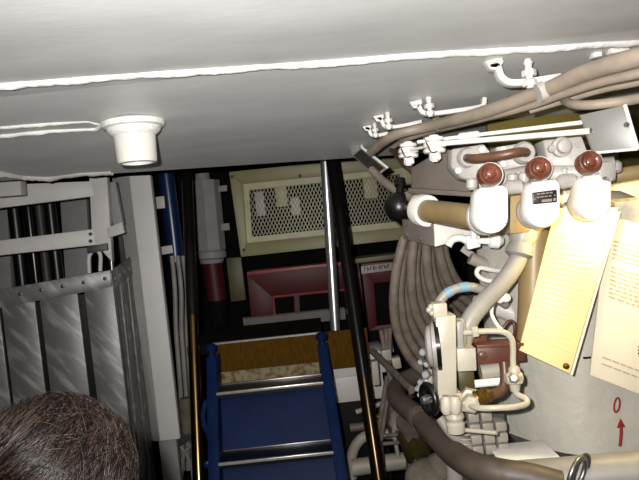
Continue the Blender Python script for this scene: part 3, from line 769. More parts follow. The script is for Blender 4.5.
clamp('middle white cable clamp with a long arm ending in an upturned tip', [(413, 104), (419, 106), (422, 111), (430, 113.5), (455, 110.5), (478, 107), (484, 104), (485, 97)], (429, 109), 1.98, .7, 4.2)
clamp('small white cable clamp between the middle clamp and the smallest one', [(376, 118), (381, 119), (384, 125), (390, 127), (405, 125), (422, 121)], (388, 123), 2.26, .6, 3.4)
clamp('smallest white cable clamp next to the metal tag plate', [(365, 128), (369, 129), (371, 134), (376, 135.5), (388, 133)], (375, 132), 2.38, .5, 3.2)
# saddles round the cables
def saddle(label, x0, y0, x1, y1, Y, m, wpx):
    A, B = at(x0, y0, Y), at(x1, y1, Y); d = (B - A).normalized(); r = psz(wpx, Y) / 2
    root = build('cable_saddle', (lambda bm: (lathe(bm, A, B, [(0, r), (0, r * 1.25), (1, r * 1.25), (1, r)], 22), bm)[1])(BM()), m, loc=A)
    return tag(root, label, 'cable saddle', 'saddle straps on the ceiling cables')
def cab_r(Y): return psz(20, 1.42) * F_PX / Y * (.9 if Y < 1.7 else .82)
for lb, x, y, Y, dx, dy in (('white saddle strap on the ceiling cable under the largest clamp', 544, 90.5, 1.60, -7, 3), ('tan saddle strap on the ceiling cable under the middle clamp', 440, 123.5, 2.0, -6, 2), ('tan saddle strap on the ceiling cable near the smallest clamp', 402, 132.5, 2.19, -6, 4)):
    saddle(lb, x, y, x + dx, y + dy, Y, 'whitegrey' if x > 500 else 'cabletan', cab_r(Y))
# studs welded right of the largest clamp
for q, hw_, lb in (((596, 53.5), .012, 'thin white lug on the ceiling left of its bigger twin by the seam'), ((618, 49), .026, 'flat white lug on the ceiling beside the right end of the long seam')):
    c = onceil(q[0], q[1]); b = BM(); box(b, c.x - hw_, c.x + hw_, c.y - .012, c.y + .02, c.z - .012, c.z + .002, .004)
    tag(build('welded_lug', b, 'weld', loc=c), lb, 'lug', 'lugs welded to the ceiling')

# tag plate at the cable end
root = thing('tag_plate', 'bent metal tag plate with a dark engraved face at the end of the ceiling cables', 'tag plate', at(370, 165, 2.4))
b = BM(); slab(b, [at(347, 140, 2.45), at(356, 132, 2.45), at(360, 148, 2.42), at(352, 156, 2.42)], .012, .001); slab(b, [at(352, 155, 2.42), at(361, 147, 2.42), at(388, 168, 2.36), at(376, 177, 2.36)], .012, .001); build('plate', b, 'platemetal', root)
b = BM(); slab(b, [at(353.5, 155.5, 2.414), at(361, 149, 2.414), at(384, 168, 2.357), at(375.5, 175.5, 2.357)], .004); fc = build('engraved_face', b, 'plateblack', root)
b = BM()
for i in range(3):
    for j in range(4):
        t0, t1 = .12 + j * .2, .12 + j * .2 + .14
        a0 = at(355.5 + 2.4 * i, 154.0 - 2.0 * i, 2.410); a1 = at(376.5 + 2.4 * i, 173 - 1.9 * i, 2.352)
        p, q = a0.lerp(a1, t0), a0.lerp(a1, t1); sh = Vector((.0025, 0, -.003))
        slab(b, [p, q, q + sh, p + sh], .002)
build('engraving', b, 'tagtext', fc)
b = BM(); tube(b, [at(358, 133, 2.45), at(362, 147.5, 2.42), at(388, 168, 2.36)], .005, 8, sm=False); build('rim', b, 'weld', root)

b = BM(); xo = at(486, 120, 2.25).x; box(b, xo, 1.145, 2.24, 2.26, 1.86, ceil_z(2.26) - .002)
tag(build('olive_plate', b, 'olivelight', loc=(xo, 2.25, 1.86)), 'olive painted steel plate under the ceiling behind the valve manifold', 'plate')
# ------------------------------------------------------------------ valve manifold
YV = 1.42
root = thing('valve_manifold', 'white cast manifold body that carries the three brown-knobbed valves', 'manifold', at(545, 185, 1.5))
b = BM(); tube(b, pts((474, 184, 1.56), (500, 180, 1.53), (560, 174, 1.47), (614, 169, 1.43)), psz(24, 1.5) / 2, 22, sm=False); build('main_body', b, 'cast', root)
for nm, P in (('left_lug', [(452, 149, 1.56), (484, 144, 1.52), (490, 151, 1.51), (490, 171, 1.51), (476, 182, 1.53), (461, 178, 1.55), (451, 167, 1.56)]), ('inner_lug', [(496, 147, 1.50), (528, 142, 1.47), (537, 150, 1.46), (535, 164, 1.46), (500, 171, 1.50)])):
    b = BM(); slab(b, [at(*p) for p in P], .06, .004); lg = build(nm, b, 'cast', root)
    c = at(468, 158, 1.545) if nm == 'left_lug' else at(524, 153, 1.465)
    b = BM(); lathe(b, c + Vector((0, .01, 0)), c + Vector((0, -.014, 0)), [(0, .028), (.6, .028), (1, .022)], 22); build('boss', b, 'cast', lg)
    for q in (((458, 171, 1.55), (482, 150, 1.52)) if nm == 'left_lug' else ((503, 164, 1.49), (503, 150, 1.49))):
        b = BM(); bolt(b, at(*q) + Vector((0, .004, 0)), (0, -1, 0), .009, .012); build('bolt', b, 'white', lg)
b = BM(); slab(b, [at(543, 140, 1.46), at(582, 136, 1.42), at(588, 152, 1.42), at(582, 166, 1.42), at(548, 166, 1.45)], .06, .004); lug = build('middle_lug', b, 'cast', root)
b = BM(); c = at(562, 147, 1.43); lathe(b, c + Vector((0, .01, 0)), c + Vector((0, -.022, 0)), [(0, .024), (.4, .024), (.5, .017), (.9, .016), (1, .010)], 20)
build('boss', b, 'cast', lug)
for q in ((551, 149), (577, 145)):
    b = BM(); bolt(b, at(*q, 1.435), (0, -1, 0), .010, .012); build('bolt', b, 'cast', lug)
for q in ((514, 187), (567, 181)):
    b = BM(); c = at(*q, 1.44); lathe(b, c + Vector((-.025, 0, 0)), c + Vector((.025, 0, 0)), [(0, .008), (.2, .018), (.8, .018), (1, .008)], 12); build('coupling', b, 'cast', root)
b = BM(); slab(b, px([(598, 163), (612, 160), (616, 164), (617, 178), (610, 184), (600, 182)], 1.40), .06, .006); build('end_flange', b, 'cast', root)

def valve(label, x, y, w, h, plate=False, dx=0):
    """x,y : centre of the knob; body hangs below it"""
    root = thing('manifold_valve', label, 'valve', at(x + 4, y + h, YV), 'brown-knobbed valves on the manifold')
    Y = YV
    k = w / 38.0
    # bonnet: flattened rounded tongue hanging down, outline with a full round bottom
    top = y + 12; L, Rr = x + dx - 14.5 * k, x + dx + 21 * k
    out = [(L + 1, top + 5), (L + 6 * k, top), (Rr - 5, top - 3), (Rr, top + 2)]
    cx, rad = (L + Rr) / 2, (Rr - L) / 2
    cyb = y + h - rad
    for i in range(13):
        a = math.pi * i / 12
        out.append((cx + rad * math.cos(a) - 1.5 * (i / 12), cyb + rad * .95 * math.sin(a)))
    b = BM(); slab(b, [at(p[0], p[1], Y - .02) for p in out], .055, .010); build('bonnet', b, 'white', root)
    # round rear flange, a little to the left and behind
    b = BM(); c = at(cx - 5, cyb - 1, Y + .02); lathe(b, c + Vector((-.004, .0, 0)), c + Vector((0.004, .045, 0)), [(0, psz(rad, Y)), (.2, psz(rad + 2, Y)), (.6, psz(rad + 2, Y)), (1, psz(rad - 2, Y))], 28); build('rear_flange', b, 'whitegrey', root)
    # knob facing the camera
    b = BM(); c = at(x, y, Y - .045); d = Vector((-.05, -1, .12)).normalized(); r = psz(11.5, Y - .045)
    lathe(b, c + d * -.030, c + d * .018, [(0, r * .6), (.3, r * .75), (.35, r), (.85, r), (.97, r * .93), (1, r * .84), (.95, r * .76), (.90, r * .55), (.93, r * .45), (1.05, r * .38), (1.1, r * .2)], 26)
    kn = build('knob', b, 'knob', root)
    b = BM(); s = d.cross(Vector((0, 0, 1))).normalized(); u = s.cross(d)
    tube(b, [c + d * .018 + (s * -.5 + u * .5) * r, c + d * .02, c + d * .018 + (s * .5 - u * .45) * r], r * .13, 8, sm=False); build('grip_bar', b, 'knob', kn)
    # stem housing joining the manifold
    b = BM(); lathe(b, at(x + 2, y + 2, Y + .10), at(x + 1, y, Y - .012), [(0, .026), (.5, .026), (.6, .032), (1, .030)], 20); build('stem_housing', b, 'cast', root)
    for q in ((L - 3, y + 3), (Rr + 3, y - 2)):
        b = BM(); lathe(b, at(q[0], q[1], Y + .03), at(q[0], q[1] + 12, Y + .03), [(0, .008), (.2, .014), (.8, .014), (1, .008)], 10); build('side_stud', b, 'cast', root)
    if plate:
        P = [(L + 6, y + 23.5), (Rr - 4.5, y + 20.5), (Rr - 4, y + 33), (L + 6.5, y + 35.5)]
        b = BM(); slab(b, [at(p[0], p[1], Y - .026) for p in P], .008, .002); pl = build('nameplate', b, 'plateblack', root); pl['label'] = 'small black nameplate'
        b = BM()
        def dash(u0, u1, v0, v1):
            TLp, TRp, BRp, BLp = [at(p[0], p[1], Y - .0275) for p in P]
            f = lambda u, v: TLp.lerp(TRp, u).lerp(BLp.lerp(BRp, u), v)
            slab(b, [f(u0, v0), f(u1, v0), f(u1, v1), f(u0, v1)], .002)
        for u0, u1 in ((.16, .3), (.34, .5), (.54, .66), (.7, .82)): dash(u0, u1, .14, .24)
        for u0, u1 in ((.16, .26), (.3, .44), (.48, .6), (.66, .76)): dash(u0, u1, .40, .50)
        dash(.36, .78, .68, .90); dash(.84, .95, .66, .88); dash(.05, .09, .5, .62); dash(.88, .92, .38, .5)
        build('lettering', b, 'tagtext', pl)
    return root
valve('white valve with brown knob at the left end of the manifold', 489, 175, 37, 60)
valve('white valve with brown knob and a small black nameplate', 538, 169, 37, 60, True, 3)
valve('white valve with brown knob at the right end, over the yellowed sheet', 588, 163, 37, 59, False, 4.5)

# brown hose stub and its elbow
pipe('hose_stub', 'short dark brown hose lying along the front of the manifold', [(467, 158, 1.55), (469, 158.5, 1.50), (478, 158.5, 1.465), (500, 155.5, 1.43), (516, 152.5, 1.42), (524, 152, 1.435), (527, 153.5, 1.47)], psz(9.5, 1.45) / 2, 'brown', cat='hose')

# cover plate hanging at right
root = thing('cover_plate', 'bare metal cover plate tilted at the end of the pull rods', 'cover plate', at(608, 130, 1.36))
b = BM(); slab(b, [at(580, 115, 1.40), at(625, 105, 1.33), at(638, 149, 1.31), at(594, 153, 1.38)], .008, .001); build('sheet', b, 'platemetal', root)
b = BM(); tube(b, [at(625, 105, 1.33), at(638, 149, 1.31)], .004, 8, sm=False); tube(b, [at(638, 149, 1.31), at(594, 153, 1.38)], .003, 8, sm=False); build('rim', b, 'weld', root)
for q in ((589, 131, 1.385), (626, 125, 1.325)):
    b = BM(); bolt(b, at(*q), (0, -1, 0), .006, .008); build('screw', b, 'steel', root)
b = BM(); tube(b, [at(600, 135, 1.40), at(606, 128, 1.75)], .012, 10, sm=False); build('bracket', b, 'white', root)

# ------------------------------------------------------------------ tank, its sheets and marks
def tank_y(x):   # gently curved grey tank side
    return 1.66 - 0.10 * math.cos((x - .62) * 1.6) + 0.06
root = thing('grey_tank', 'large grey painted tank side at the right that the sheets hang on', 'tank', (0.7, 1.66, 0))
b = BM()
zt0, zb0 = at(600, 178, 1.66).z, at(560, 462, 1.6).z
x0 = at(509, 350, 1.66).x; x1 = 1.14
N = 26
gridv = []
for i in range(N + 1):
    x = x0 + (x1 - x0) * i / N; t = i / N
    y = 1.62 + .26 * max(0, (.30 - t) / .30) ** 2
    gridv.append((x, y))
front = [Vector((x, y, zb0)) for x, y in gridv] + [Vector((x1, 1.90, zb0)), Vector((x0, 1.90, zb0))]
slab(b, front, zt0 - zb0, 0, dirn=(0, 0, 1))
for f in b.faces: f.smooth = abs(f.normal.z) < .5
build('shell', b, 'tank', root)
b = BM(); box(b, x0 + .02, x1, 1.70, 1.88, 0, zb0 + .01); build('support', b, 'greydark', root)
b = BM()
zc = at(620, 358, 1.61).z
box(b, at(585, 360, 1.61).x, at(608, 360, 1.61).x, 1.614, 1.625, zc + .006, zc + .010); build('joint_line', b, 'inner', root)

b = BM()   # red zero
c = at(617, 405, 1.612); P = []
for i in range(15):
    a = 2 * math.pi * i / 14; P.append(c + Vector((.0075 * math.cos(a) + .004 * math.sin(a), 0, .019 * math.sin(a))))
tube(b, P, .0026, 6, n=2); build('zero_mark', b, 'redink', root)
b = BM(); c0_, c1_ = at(620, 446, 1.612), at(621, 421, 1.612)
tube(b, [c0_, (c0_ + c1_) / 2 + Vector((.002, 0, 0)), c1_], .0042, 8)
slab(b, [at(617.5, 428, 1.609), at(621, 419, 1.609), at(625.5, 427, 1.609)], .004)
build('arrow_mark', b, 'redink', root)

def sheet(label, quad, m, ink, rows, Y0, name='printed_sheet', thick=.004, dense=1.0, seed=1, hgt=.35, pad=(.1, .9)):
    root = thing(name, label, 'printed sheet', at(*quad[2]))
    b = BM(); P = [at(*q) for q in quad]; slab(b, P, thick, .0006); sh = build('sheet', b, m, root)
    f = lambda u, v: P[0].lerp(P[1], u).lerp(P[3].lerp(P[2], u), v) + Vector((0, -.0012, 0))
    rnd = random.Random(seed); b = BM()
    for v0, u_end, cols in rows:
        u = pad[0]
        while u < u_end:
            l = rnd.uniform(.025, .085) * cols
            u2 = min(u + l, u_end)
            slab(b, [f(u, v0), f(u2, v0), f(u2, v0 + .008 * hgt / .35), f(u, v0 + .008 * hgt / .35)], .0010)
            u = u2 + .014
    build('lettering', b, ink, sh)
    return root, sh, f
rows = [(.10 + i * .034, .86, 1.0) for i in range(24)]
r1, s1, f1 = sheet('yellowed printed sheet hanging askew below the valves', [(556, 208, 1.575), (618, 208, 1.53), (570, 374, 1.49), (519, 350, 1.535)], 'paperyellow', 'ink', rows, 1.5, seed=3, thick=.006)
b = BM(); c = at(566, 366, 1.486); lathe(b, c, c + Vector((0, -.008, 0)), [(0, .008), (.6, .007), (1, .003)], 14); build('pin', b, 'brass', r1)
b = BM(); tube(b, [at(619, 212, 1.535), at(571.5, 375, 1.493)], .0035, 8, sm=False); build('folded_edge', b, 'paperwhite', r1)
rows = [(.30 + i * .026, .74, 1.0) for i in range(8)] + [(.14 + i * .026, .74, 1.0) for i in range(5)] + [(.86, .62, 1.3), (.90, .66, 1.3)]
rows = [(v, u, c) for v, u, c in rows]
r2, s2, f2 = sheet('white printed sheet at the right edge of the tank', [(608, 216, 1.575), (690, 236, 1.56), (690, 414, 1.56), (590, 375, 1.57)], 'paperwhite', 'inkdark', rows, 1.5, seed=5, thick=.006)
b = BM()
for k in range(3):
    c = f2(.50, .72 + k * .02); slab(b, [c + Vector((-.012, 0, .004)), c + Vector((.012, 0, .008)), c + Vector((.014, 0, 0)), c + Vector((-.008, 0, -.003))], .001)
build('stamp', b, 'plateblack', s2)

# tan vertical pipes behind valves
pipe('vertical_tan_pipe', 'wide tan vertical pipe between the white hose and the yellowed sheet', [(535, 215, 1.63), (533, 300, 1.63), (531, 345, 1.63)], psz(29, 1.64) / 2, 'tan', segs=30)
b = BM(); slab(b, px([(509, 190), (531, 186), (531, 232), (510, 234)], 1.56), .05, .004)
tag(build('yellow_bracket', b, 'tan', loc=at(520, 232, 1.56)), 'tan bracket plate between the first two valves', 'bracket')
pipe('horizontal_tan_pipe', 'tan horizontal pipe behind the right end of the manifold', [(606, 178, 1.52), (640, 172, 1.5), (700, 165, 1.48)], psz(15, 1.5) / 2, 'tan')

# lamp that lights the sheets, tucked up behind the valves
lc = at(600, 205, 1.475)
root = thing('sheet_lamp', 'small warm lamp tucked behind the right valve lighting the sheets', 'lamp', lc)
b = BM(); ball(b, lc, .014, (1, 1, 1.3)); build('bulb', b, 'bulb', root)
b = BM(); lathe(b, lc + Vector((0, 0, .015)), lc + Vector((0, 0, .05)), [(0, .012), (.3, .016), (1, .016)], 14); build('socket', b, 'lamphousing', root)
b = BM(); lathe(b, lc + Vector((0, .01, .034)), lc + Vector((0, .01, .010)), [(0, .018), (.15, .05), (1, .085), (1, .080), (.2, .045), (.1, .018)], 24); build('added_light_shield', b, 'lamphousing', root)  # added opaque shield that keeps the yellow lamp light off the ceiling
la = bpy.data.lights.new('sheet_lamp_light', 'POINT'); la.energy = 10; la.color = (1.0, 0.78, 0.30); la.shadow_soft_size = .02
lo = bpy.data.objects.new('sheet_lamp_light', la); COL.objects.link(lo); lo.location = lc + Vector((0, -.004, -.024))

# ------------------------------------------------------------------ hoses
root = thing('white_hose', 'thick white hose bending down from the manifold to the valve block', 'hose', at(463, 345, 1.55))
b = BM(); tube(b, pts((521, 238, 1.60), (519, 256, 1.59), (511, 272, 1.58), (498, 288, 1.57), (482, 304, 1.56), (469, 322, 1.55), (462, 345, 1.55)), psz(18, 1.58) / 2, 20); build('tube', b, 'hosewhite', root)
b = BM(); lathe(b, at(524, 230, 1.6), at(518, 257, 1.59), [(0, .034), (.3, .036), (.5, .03), (.75, .036), (.9, .036), (1, .026)], 24); build('fitting', b, 'hosewhite', root)
root = thing('striped_hose', 'white hose with two pale blue bands arching behind the valve block', 'hose', at(438, 318, 1.6))
SP = pts((436, 322, 1.60), (437, 308, 1.60), (443, 297, 1.60), (453, 290, 1.60), (466, 287, 1.60), (480, 289, 1.61), (494, 296, 1.63), (505, 304, 1.66))
b = BM(); tube(b, SP, psz(9.5, 1.6) / 2, 16); build('tube', b, 'hosewhite', root)
sp = smooth_path(SP, 8)
for i0, i1 in ((19, 23), (28, 33)):
    b = BM(); tube(b, sp[i0:i1 + 1], psz(10.3, 1.6) / 2, 16, sm=False); build('blue_band', b, 'blueband', root)
pipe('small_tube', 'thin white S-bent tube beside the tan vertical pipe', [(503, 290, 1.6), (500, 296, 1.6), (493, 304, 1.6), (492, 315, 1.6), (498, 326, 1.6), (503, 330, 1.6)], psz(4, 1.6) / 2, 'white', cat='tube', segs=10)
b = BM()
for q in ((502, 290), (506, 298), (500, 299)): ball(b, at(*q, 1.58), .012)
tag(build('tube_union', b, 'white', loc=at(503, 296, 1.58)), 'cluster of white union nuts on the thin bent tube', 'pipe fitting')
pipe('small_tube', 'thin red-brown tube end next to the S-bent tube', [(502, 330, 1.6), (508, 322, 1.6), (513, 322, 1.6), (515, 330, 1.6), (514, 338, 1.62)], psz(3.4, 1.6) / 2, 'oxide', cat='tube', segs=10)
pipe('grey_pipe', 'grey pipe crossing behind the thick white hose', [(470, 258, 1.85), (490, 268, 1.85), (510, 290, 1.86), (528, 312, 1.88)], psz(12, 1.85) / 2, 'block')
pipe('grey_pipe', 'grey pipe lying behind the S-bent tube', [(476, 305, 1.85), (500, 308, 1.8), (520, 316, 1.78), (534, 320, 1.78)], psz(20, 1.8) / 2, 'whitegrey')
pipe('small_tube', 'white looped tube below the white clips', [(500, 282, 1.75), (485, 280, 1.75), (477, 274, 1.75), (480, 268, 1.75), (492, 270, 1.76), (505, 272, 1.78)], psz(5, 1.75) / 2, 'white', cat='tube', segs=10)
pipe('flat_strut', 'pale strut slanting down behind the white clips', [(462, 248, 1.9), (505, 278, 1.88)], psz(9, 1.9) / 2, 'block', cat='strut', segs=4)

# ------------------------------------------------------------------ white valve block
YB = 1.46
root = thing('valve_block', 'tall white painted valve block in front of the cable bundle', 'valve block', at(445, 400, YB))
b = BM(); slab(b, px([(436, 317), (456, 315), (457, 394), (438, 396)], YB), .07, .003); build('body', b, 'devwhite', root)
b = BM(); slab(b, px([(433, 304), (447, 303), (448, 318), (434, 319)], YB + .01), .05, .003); ub = build('top_block', b, 'devwhite', root)
b = BM()
for q in ((431, 307), (432, 313), (429, 310)): ball(b, at(*q, YB + .02), .008, u=10, v=8)
build('studs', b, 'devwhite', ub)
b = BM(); slab(b, px([(457, 349), (476, 348), (477, 371), (458, 372)], YB + .005), .06, .003); build('side_box', b, 'devwhite', root)
b = BM(); c = at(432, 346, YB + .04); u = psz(1, YB)
# round face plate seen edge on
lathe(b, c + Vector((.012, -.002, 0)), c + Vector((-.014, .0035, 0)), [(0, 25 * u), (.35, 25 * u), (.45, 22 * u), (.8, 21 * u), (1, 18 * u)], 30); build('round_cover', b, 'hosewhite', root)
b = BM(); lathe(b, c + Vector((.018, -.003, 0)), c + Vector((.008, -.0015, 0)), [(0, 27 * u), (1, 27 * u)], 30); build('gasket', b, 'darkrail', root)
b = BM(); lathe(b, at(459, 318, YB + .06), at(461, 348, YB + .06), [(0, .008), (.1, .014), (.5, .019), (.9, .014), (1, .008)], 16); slab(b, px([(457, 322), (463, 321), (464, 348), (458, 349)], YB + .02), .03, .002); build('rear_flange', b, 'hosewhite', root)
b = BM(); slab(b, px([(438, 395), (462, 393), (463, 410), (454, 413), (451, 408), (446, 412), (440, 409)], YB + .01), .05, .003); build('lower_flange', b, 'devwhite', root)
b = BM()
for x in (446, 455): lathe(b, at(x, 396, YB), at(x + .5, 414, YB), [(0, 4 * u), (.2, 6 * u), (.8, 6 * u), (1, 4 * u)], 12)
lathe(b, at(454, 410, YB + .03), at(456, 432, YB + .03), [(0, 8 * u), (.3, 10 * u), (.5, 8 * u), (.6, 10 * u), (1, 9 * u)], 16); build('drain_neck', b, 'devwhite', root)
b = BM(); c = at(470, 404, YB); lathe(b, c + Vector((.01, .04, 0)), c + Vector((0, -.015, 0)), [(0, 13 * u), (.4, 13 * u), (.45, 10 * u), (.9, 9 * u), (1, 6 * u)], 6); build('hex_fitting', b, 'devwhite', root)

# black handwheel left of block
root = thing('handwheel', 'small black handwheel at the lower left of the white valve block', 'handwheel', at(426, 402, 1.48))
c = at(429, 399, 1.48)
b = BM(); P = []
ax = Vector((-1, -.35, 0)).normalized(); s = ax.cross(Vector((0, 0, 1))).normalized()
for i in range(25): a = 2 * math.pi * i / 24; P.append(c + .034 * (math.cos(a) * s + math.sin(a) * Vector((0, 0, 1))))
tube(b, P, .009, 10, n=1)
build('rim', b, 'black', root)
b = BM()
for i in range(3):
    a = 2 * math.pi * i / 3 + .5; tube(b, [c, c + .034 * (math.cos(a) * s + math.sin(a) * Vector((0, 0, 1)))], .006, 8, sm=False)
build('spokes', b, 'black', root)
b = BM(); lathe(b, c + ax * .02, c - ax * .05, [(0, .009), (.2, .013), (.4, .009), (1, .012)], 14); build('spindle', b, 'steel', root)
root = thing('rod_joint', 'cluster of bright steel nuts and links left of the white valve block', 'linkage joint', at(424, 372, 1.55))
b = BM()
for q in ((425, 352, 9), (423, 362, 7), (428, 374, 10), (423, 382, 8), (429, 364, 7), (420, 388, 7), (422, 394, 6)):
    bolt(b, at(q[0], q[1], 1.56), (-.5, -1, .2), psz(q[2], 1.56) / 2, .025)
build('nuts', b, 'chrome', root)
b = BM(); slab(b, px([(424, 372), (432, 369), (433, 382), (426, 385)], 1.55), .04, .003); build('link', b, 'block', root)
b = BM(); tube(b, pts((422, 393, 1.56), (434, 380, 1.56)), .006, 8, sm=False); tube(b, pts((427, 350, 1.57), (424, 392, 1.57)), .007, 8, sm=False); build('links', b, 'black', root)

# red-brown channel
root = thing('oxide_channel', 'red-brown steel channel running from the valve block to the tank', 'channel', at(500, 352, 1.6))
b = BM(); slab(b, px([(464, 334), (487, 333), (487, 349), (478, 350), (466, 350)], 1.58), .05, .002); build('end_plate', b, 'oxide', root)
b = BM(); slab(b, px([(477, 348), (524, 345.5), (526, 361), (478, 365)], 1.535), .06, .003); ch = build('channel', b, 'oxide', root)
b = BM(); slab(b, px([(477, 345.5), (524, 343), (524, 346), (477, 348.5)], 1.53), .07, .001); build('upper_flange', b, 'oxide', ch)
b = BM(); bolt(b, at(482, 355, 1.535), (0, -1, 0), .011, .01); build('bolt', b, 'brown', ch)

# white pipe loop with cross valve
root = thing('pipe_loop', 'thin white pipe loop with a cross valve in front of the red-brown channel', 'pipe', at(512, 400, 1.45))
b = BM(); tube(b, pts((463, 333, 1.50), (472, 332, 1.49), (490, 331, 1.47), (503, 332, 1.46), (511, 338, 1.46), (513, 348, 1.46), (513, 362, 1.46), (514, 378, 1.46), (515, 392, 1.46)), psz(6, 1.46) / 2, 14); build('upper_pipe', b, 'devwhite', root)
b = BM(); tube(b, pts((514, 388, 1.46), (517, 394, 1.45), (526, 399, 1.43), (526, 404, 1.42), (514, 407, 1.40), (495, 408, 1.40), (478, 408, 1.42), (468, 405, 1.46)), psz(6.2, 1.42) / 2, 14); build('lower_loop', b, 'devwhite', root)
b = BM(); lathe(b, at(472, 332.5, 1.485), at(479, 331.5, 1.48), [(0, .008), (.1, .014), (.9, .014), (1, .008)], 6); build('union_nut', b, 'devwhite', root)
b = BM(); lathe(b, at(514, 366, 1.455), at(515, 391, 1.455), [(0, .010), (.1, .014), (.3, .014), (.35, .02), (.65, .02), (.7, .014), (1, .011)], 16)
lathe(b, at(506, 379, 1.455), at(522, 377, 1.455), [(0, .012), (.2, .016), (.8, .016), (1, .012)], 14)
lathe(b, at(514, 378, 1.45), at(514, 378, 1.42), [(0, .016), (.6, .014), (1, .008)], 6); build('cross_valve', b, 'devwhite', root)

# brown elbow pipe
root = thing('elbow_pipe', 'dark brown elbow pipe with a ribbed brass coupling below the channel', 'pipe', at(485, 400, 1.48))
b = BM(); tube(b, pts((504, 362, 1.50), (505, 378, 1.49), (503, 388, 1.48), (497, 393, 1.475), (486, 396, 1.47), (476, 398, 1.47)), psz(10, 1.48) / 2, 16); build('tube', b, 'brown', root)
b = BM(); lathe(b, at(474, 399, 1.47), at(492, 394, 1.47), [(0, .018), (.15, .019), (.2, .016), (.3, .02), (.4, .017), (.5, .02), (.6, .017), (.7, .02), (1, .014)], 18); build('coupling', b, 'brass', root)
pipe('grey_cylinder', 'short grey cylinder behind the brown elbow pipe', [(480, 372, 1.56), (506, 368, 1.56)], psz(17, 1.56) / 2, 'block', cat='cylinder')
b = BM(); slab(b, px([(458, 372), (474, 371), (476, 392), (460, 394)], 1.53), .05, .004); tag(build('brass_block', b, 'yellowgreen', loc=at(466, 392, 1.53)), 'yellowish fitting block under the small white side box', 'fitting')
pipe('white_stub_pipe', 'short white pipe behind the brass coupling', [(474, 384, 1.54), (505, 381, 1.54)], psz(8, 1.54) / 2, 'white')

# terminal blocks under the loop and the shiny bar
rnd = random.Random(3)
for r_ in range(4):
    for c_ in range(3):
        x, y = 468 + c_ * 13 + r_ * 1.5, 414 + r_ * 11 - c_ * 1.2
        if r_ == 0 and c_ == 2: continue
        b = BM(); slab(b, px([(x, y), (x + 11, y - 1), (x + 12, y + 8.4), (x + 1, y + 9.6)], 1.57 + .01 * rnd.random()), .05, .004)
        tag(build('small_block', b, 'block', loc=at(x, y + 9, 1.57)), 'small pale block in the stepped stack under the white pipe loop', 'block', 'pale blocks stacked beside the tank')
b = BM(); p, q = at(466, 456, 1.62), at(508, 452, 1.62); box(b, p.x, q.x, 1.62, 1.70, 0, at(480, 414, 1.62).z); tag(build('block_stand', b, 'greydark', loc=(p.x, 1.65, 0)), 'dark stand behind the stack of small pale blocks', 'stand')
straight_pipe('steel_bar', 'short bright steel bar sticking out under the white pipe loop', at(465, 430, 1.50), at(497, 433, 1.44), psz(4.5, 1.47) / 2, 'devwhite', cat='bar')

# big grey pipe sweeping to lower right, and white vertical
root = thing('big_pipe', 'big dull grey pipe sweeping down to the right below the valve block', 'pipe', at(500, 472, 1.42))
b = BM(); tube(b, pts((446, 366, 2.34), (420, 374, 2.34), (400, 384, 2.28), (396, 396, 2.16), (403, 405, 2.04), (418, 417, 1.9), (440, 440, 1.7), (458, 457, 1.56), (480, 468, 1.46), (505, 474, 1.42), (530, 478, 1.40), (560, 486, 1.38)), psz(25, 1.65) / 2, 24); build('tube', b, 'hose', root)
b = BM(); P = pts((418, 417, 1.9), (422.5, 421.5, 1.86)); r = psz(25, 1.65) / 2; lathe(b, P[0], P[1], [(0, r), (0, r * 1.05), (1, r * 1.05), (1, r)], 24); build('collar', b, 'cable', root)
pipe('white_down_pipe', 'white vertical pipe rising below the big grey pipe', [(453, 438, 1.72), (455, 470, 1.72), (457, 520, 1.72)], psz(18, 1.72) / 2, 'hosewhite')
root = thing('spring_coil', 'pale coil spring left of the stack of small blocks', 'spring', at(462, 440, 1.60))
b = BM(); P = []
A, B = at(462, 424, 1.6), at(466, 448, 1.6)
for i in range(73):
    t = i / 72; a = t * 2 * math.pi * 5; P.append(A.lerp(B, t) + Vector((.02 * math.cos(a), .02 * math.sin(a), 0)))
tube(b, P, .0035, 6, n=1); build('coil', b, 'block', root)
pipe('grey_pipe', 'grey pipe at the lower middle beneath the brass fittings', [(440, 418, 1.62), (452, 434, 1.60), (470, 446, 1.60)], psz(10, 1.6) / 2, 'block')

# white duct at the bottom right with clamp ring
root = thing('white_duct', 'white horizontal duct along the bottom right under the tank', 'duct', at(580, 480, 1.45))
b = BM(); tube(b, pts((500, 482, 1.50), (560, 478, 1.46), (640, 472, 1.42), (720, 466, 1.38)), psz(40, 1.45) / 2, 26, sm=False); build('tube', b, 'hosewhite', root)
b = BM(); slab(b, px([(500, 462), (560, 456), (562, 463), (505, 472)], 1.5), .12, .004); build('top_ledge', b, 'white', root)
root = thing('pipe_clamp', 'grey steel clamp ring standing up around the end of the white duct', 'pipe clamp', at(577, 478, 1.36))
c = at(577, 474, 1.385); P = []
for i in range(25): a = 2 * math.pi * i / 24; P.append(c + Vector((.026 * math.cos(a) + .012 * math.sin(a), .02 * math.cos(a), .036 * math.sin(a))))
b = BM(); tube(b, P, .006, 10, n=1); build('ring', b, 'steel', root)
b = BM(); tube(b, [p + Vector((.014, .012, 0)) for p in P], .005, 10, n=1); build('band', b, 'greydark', root)

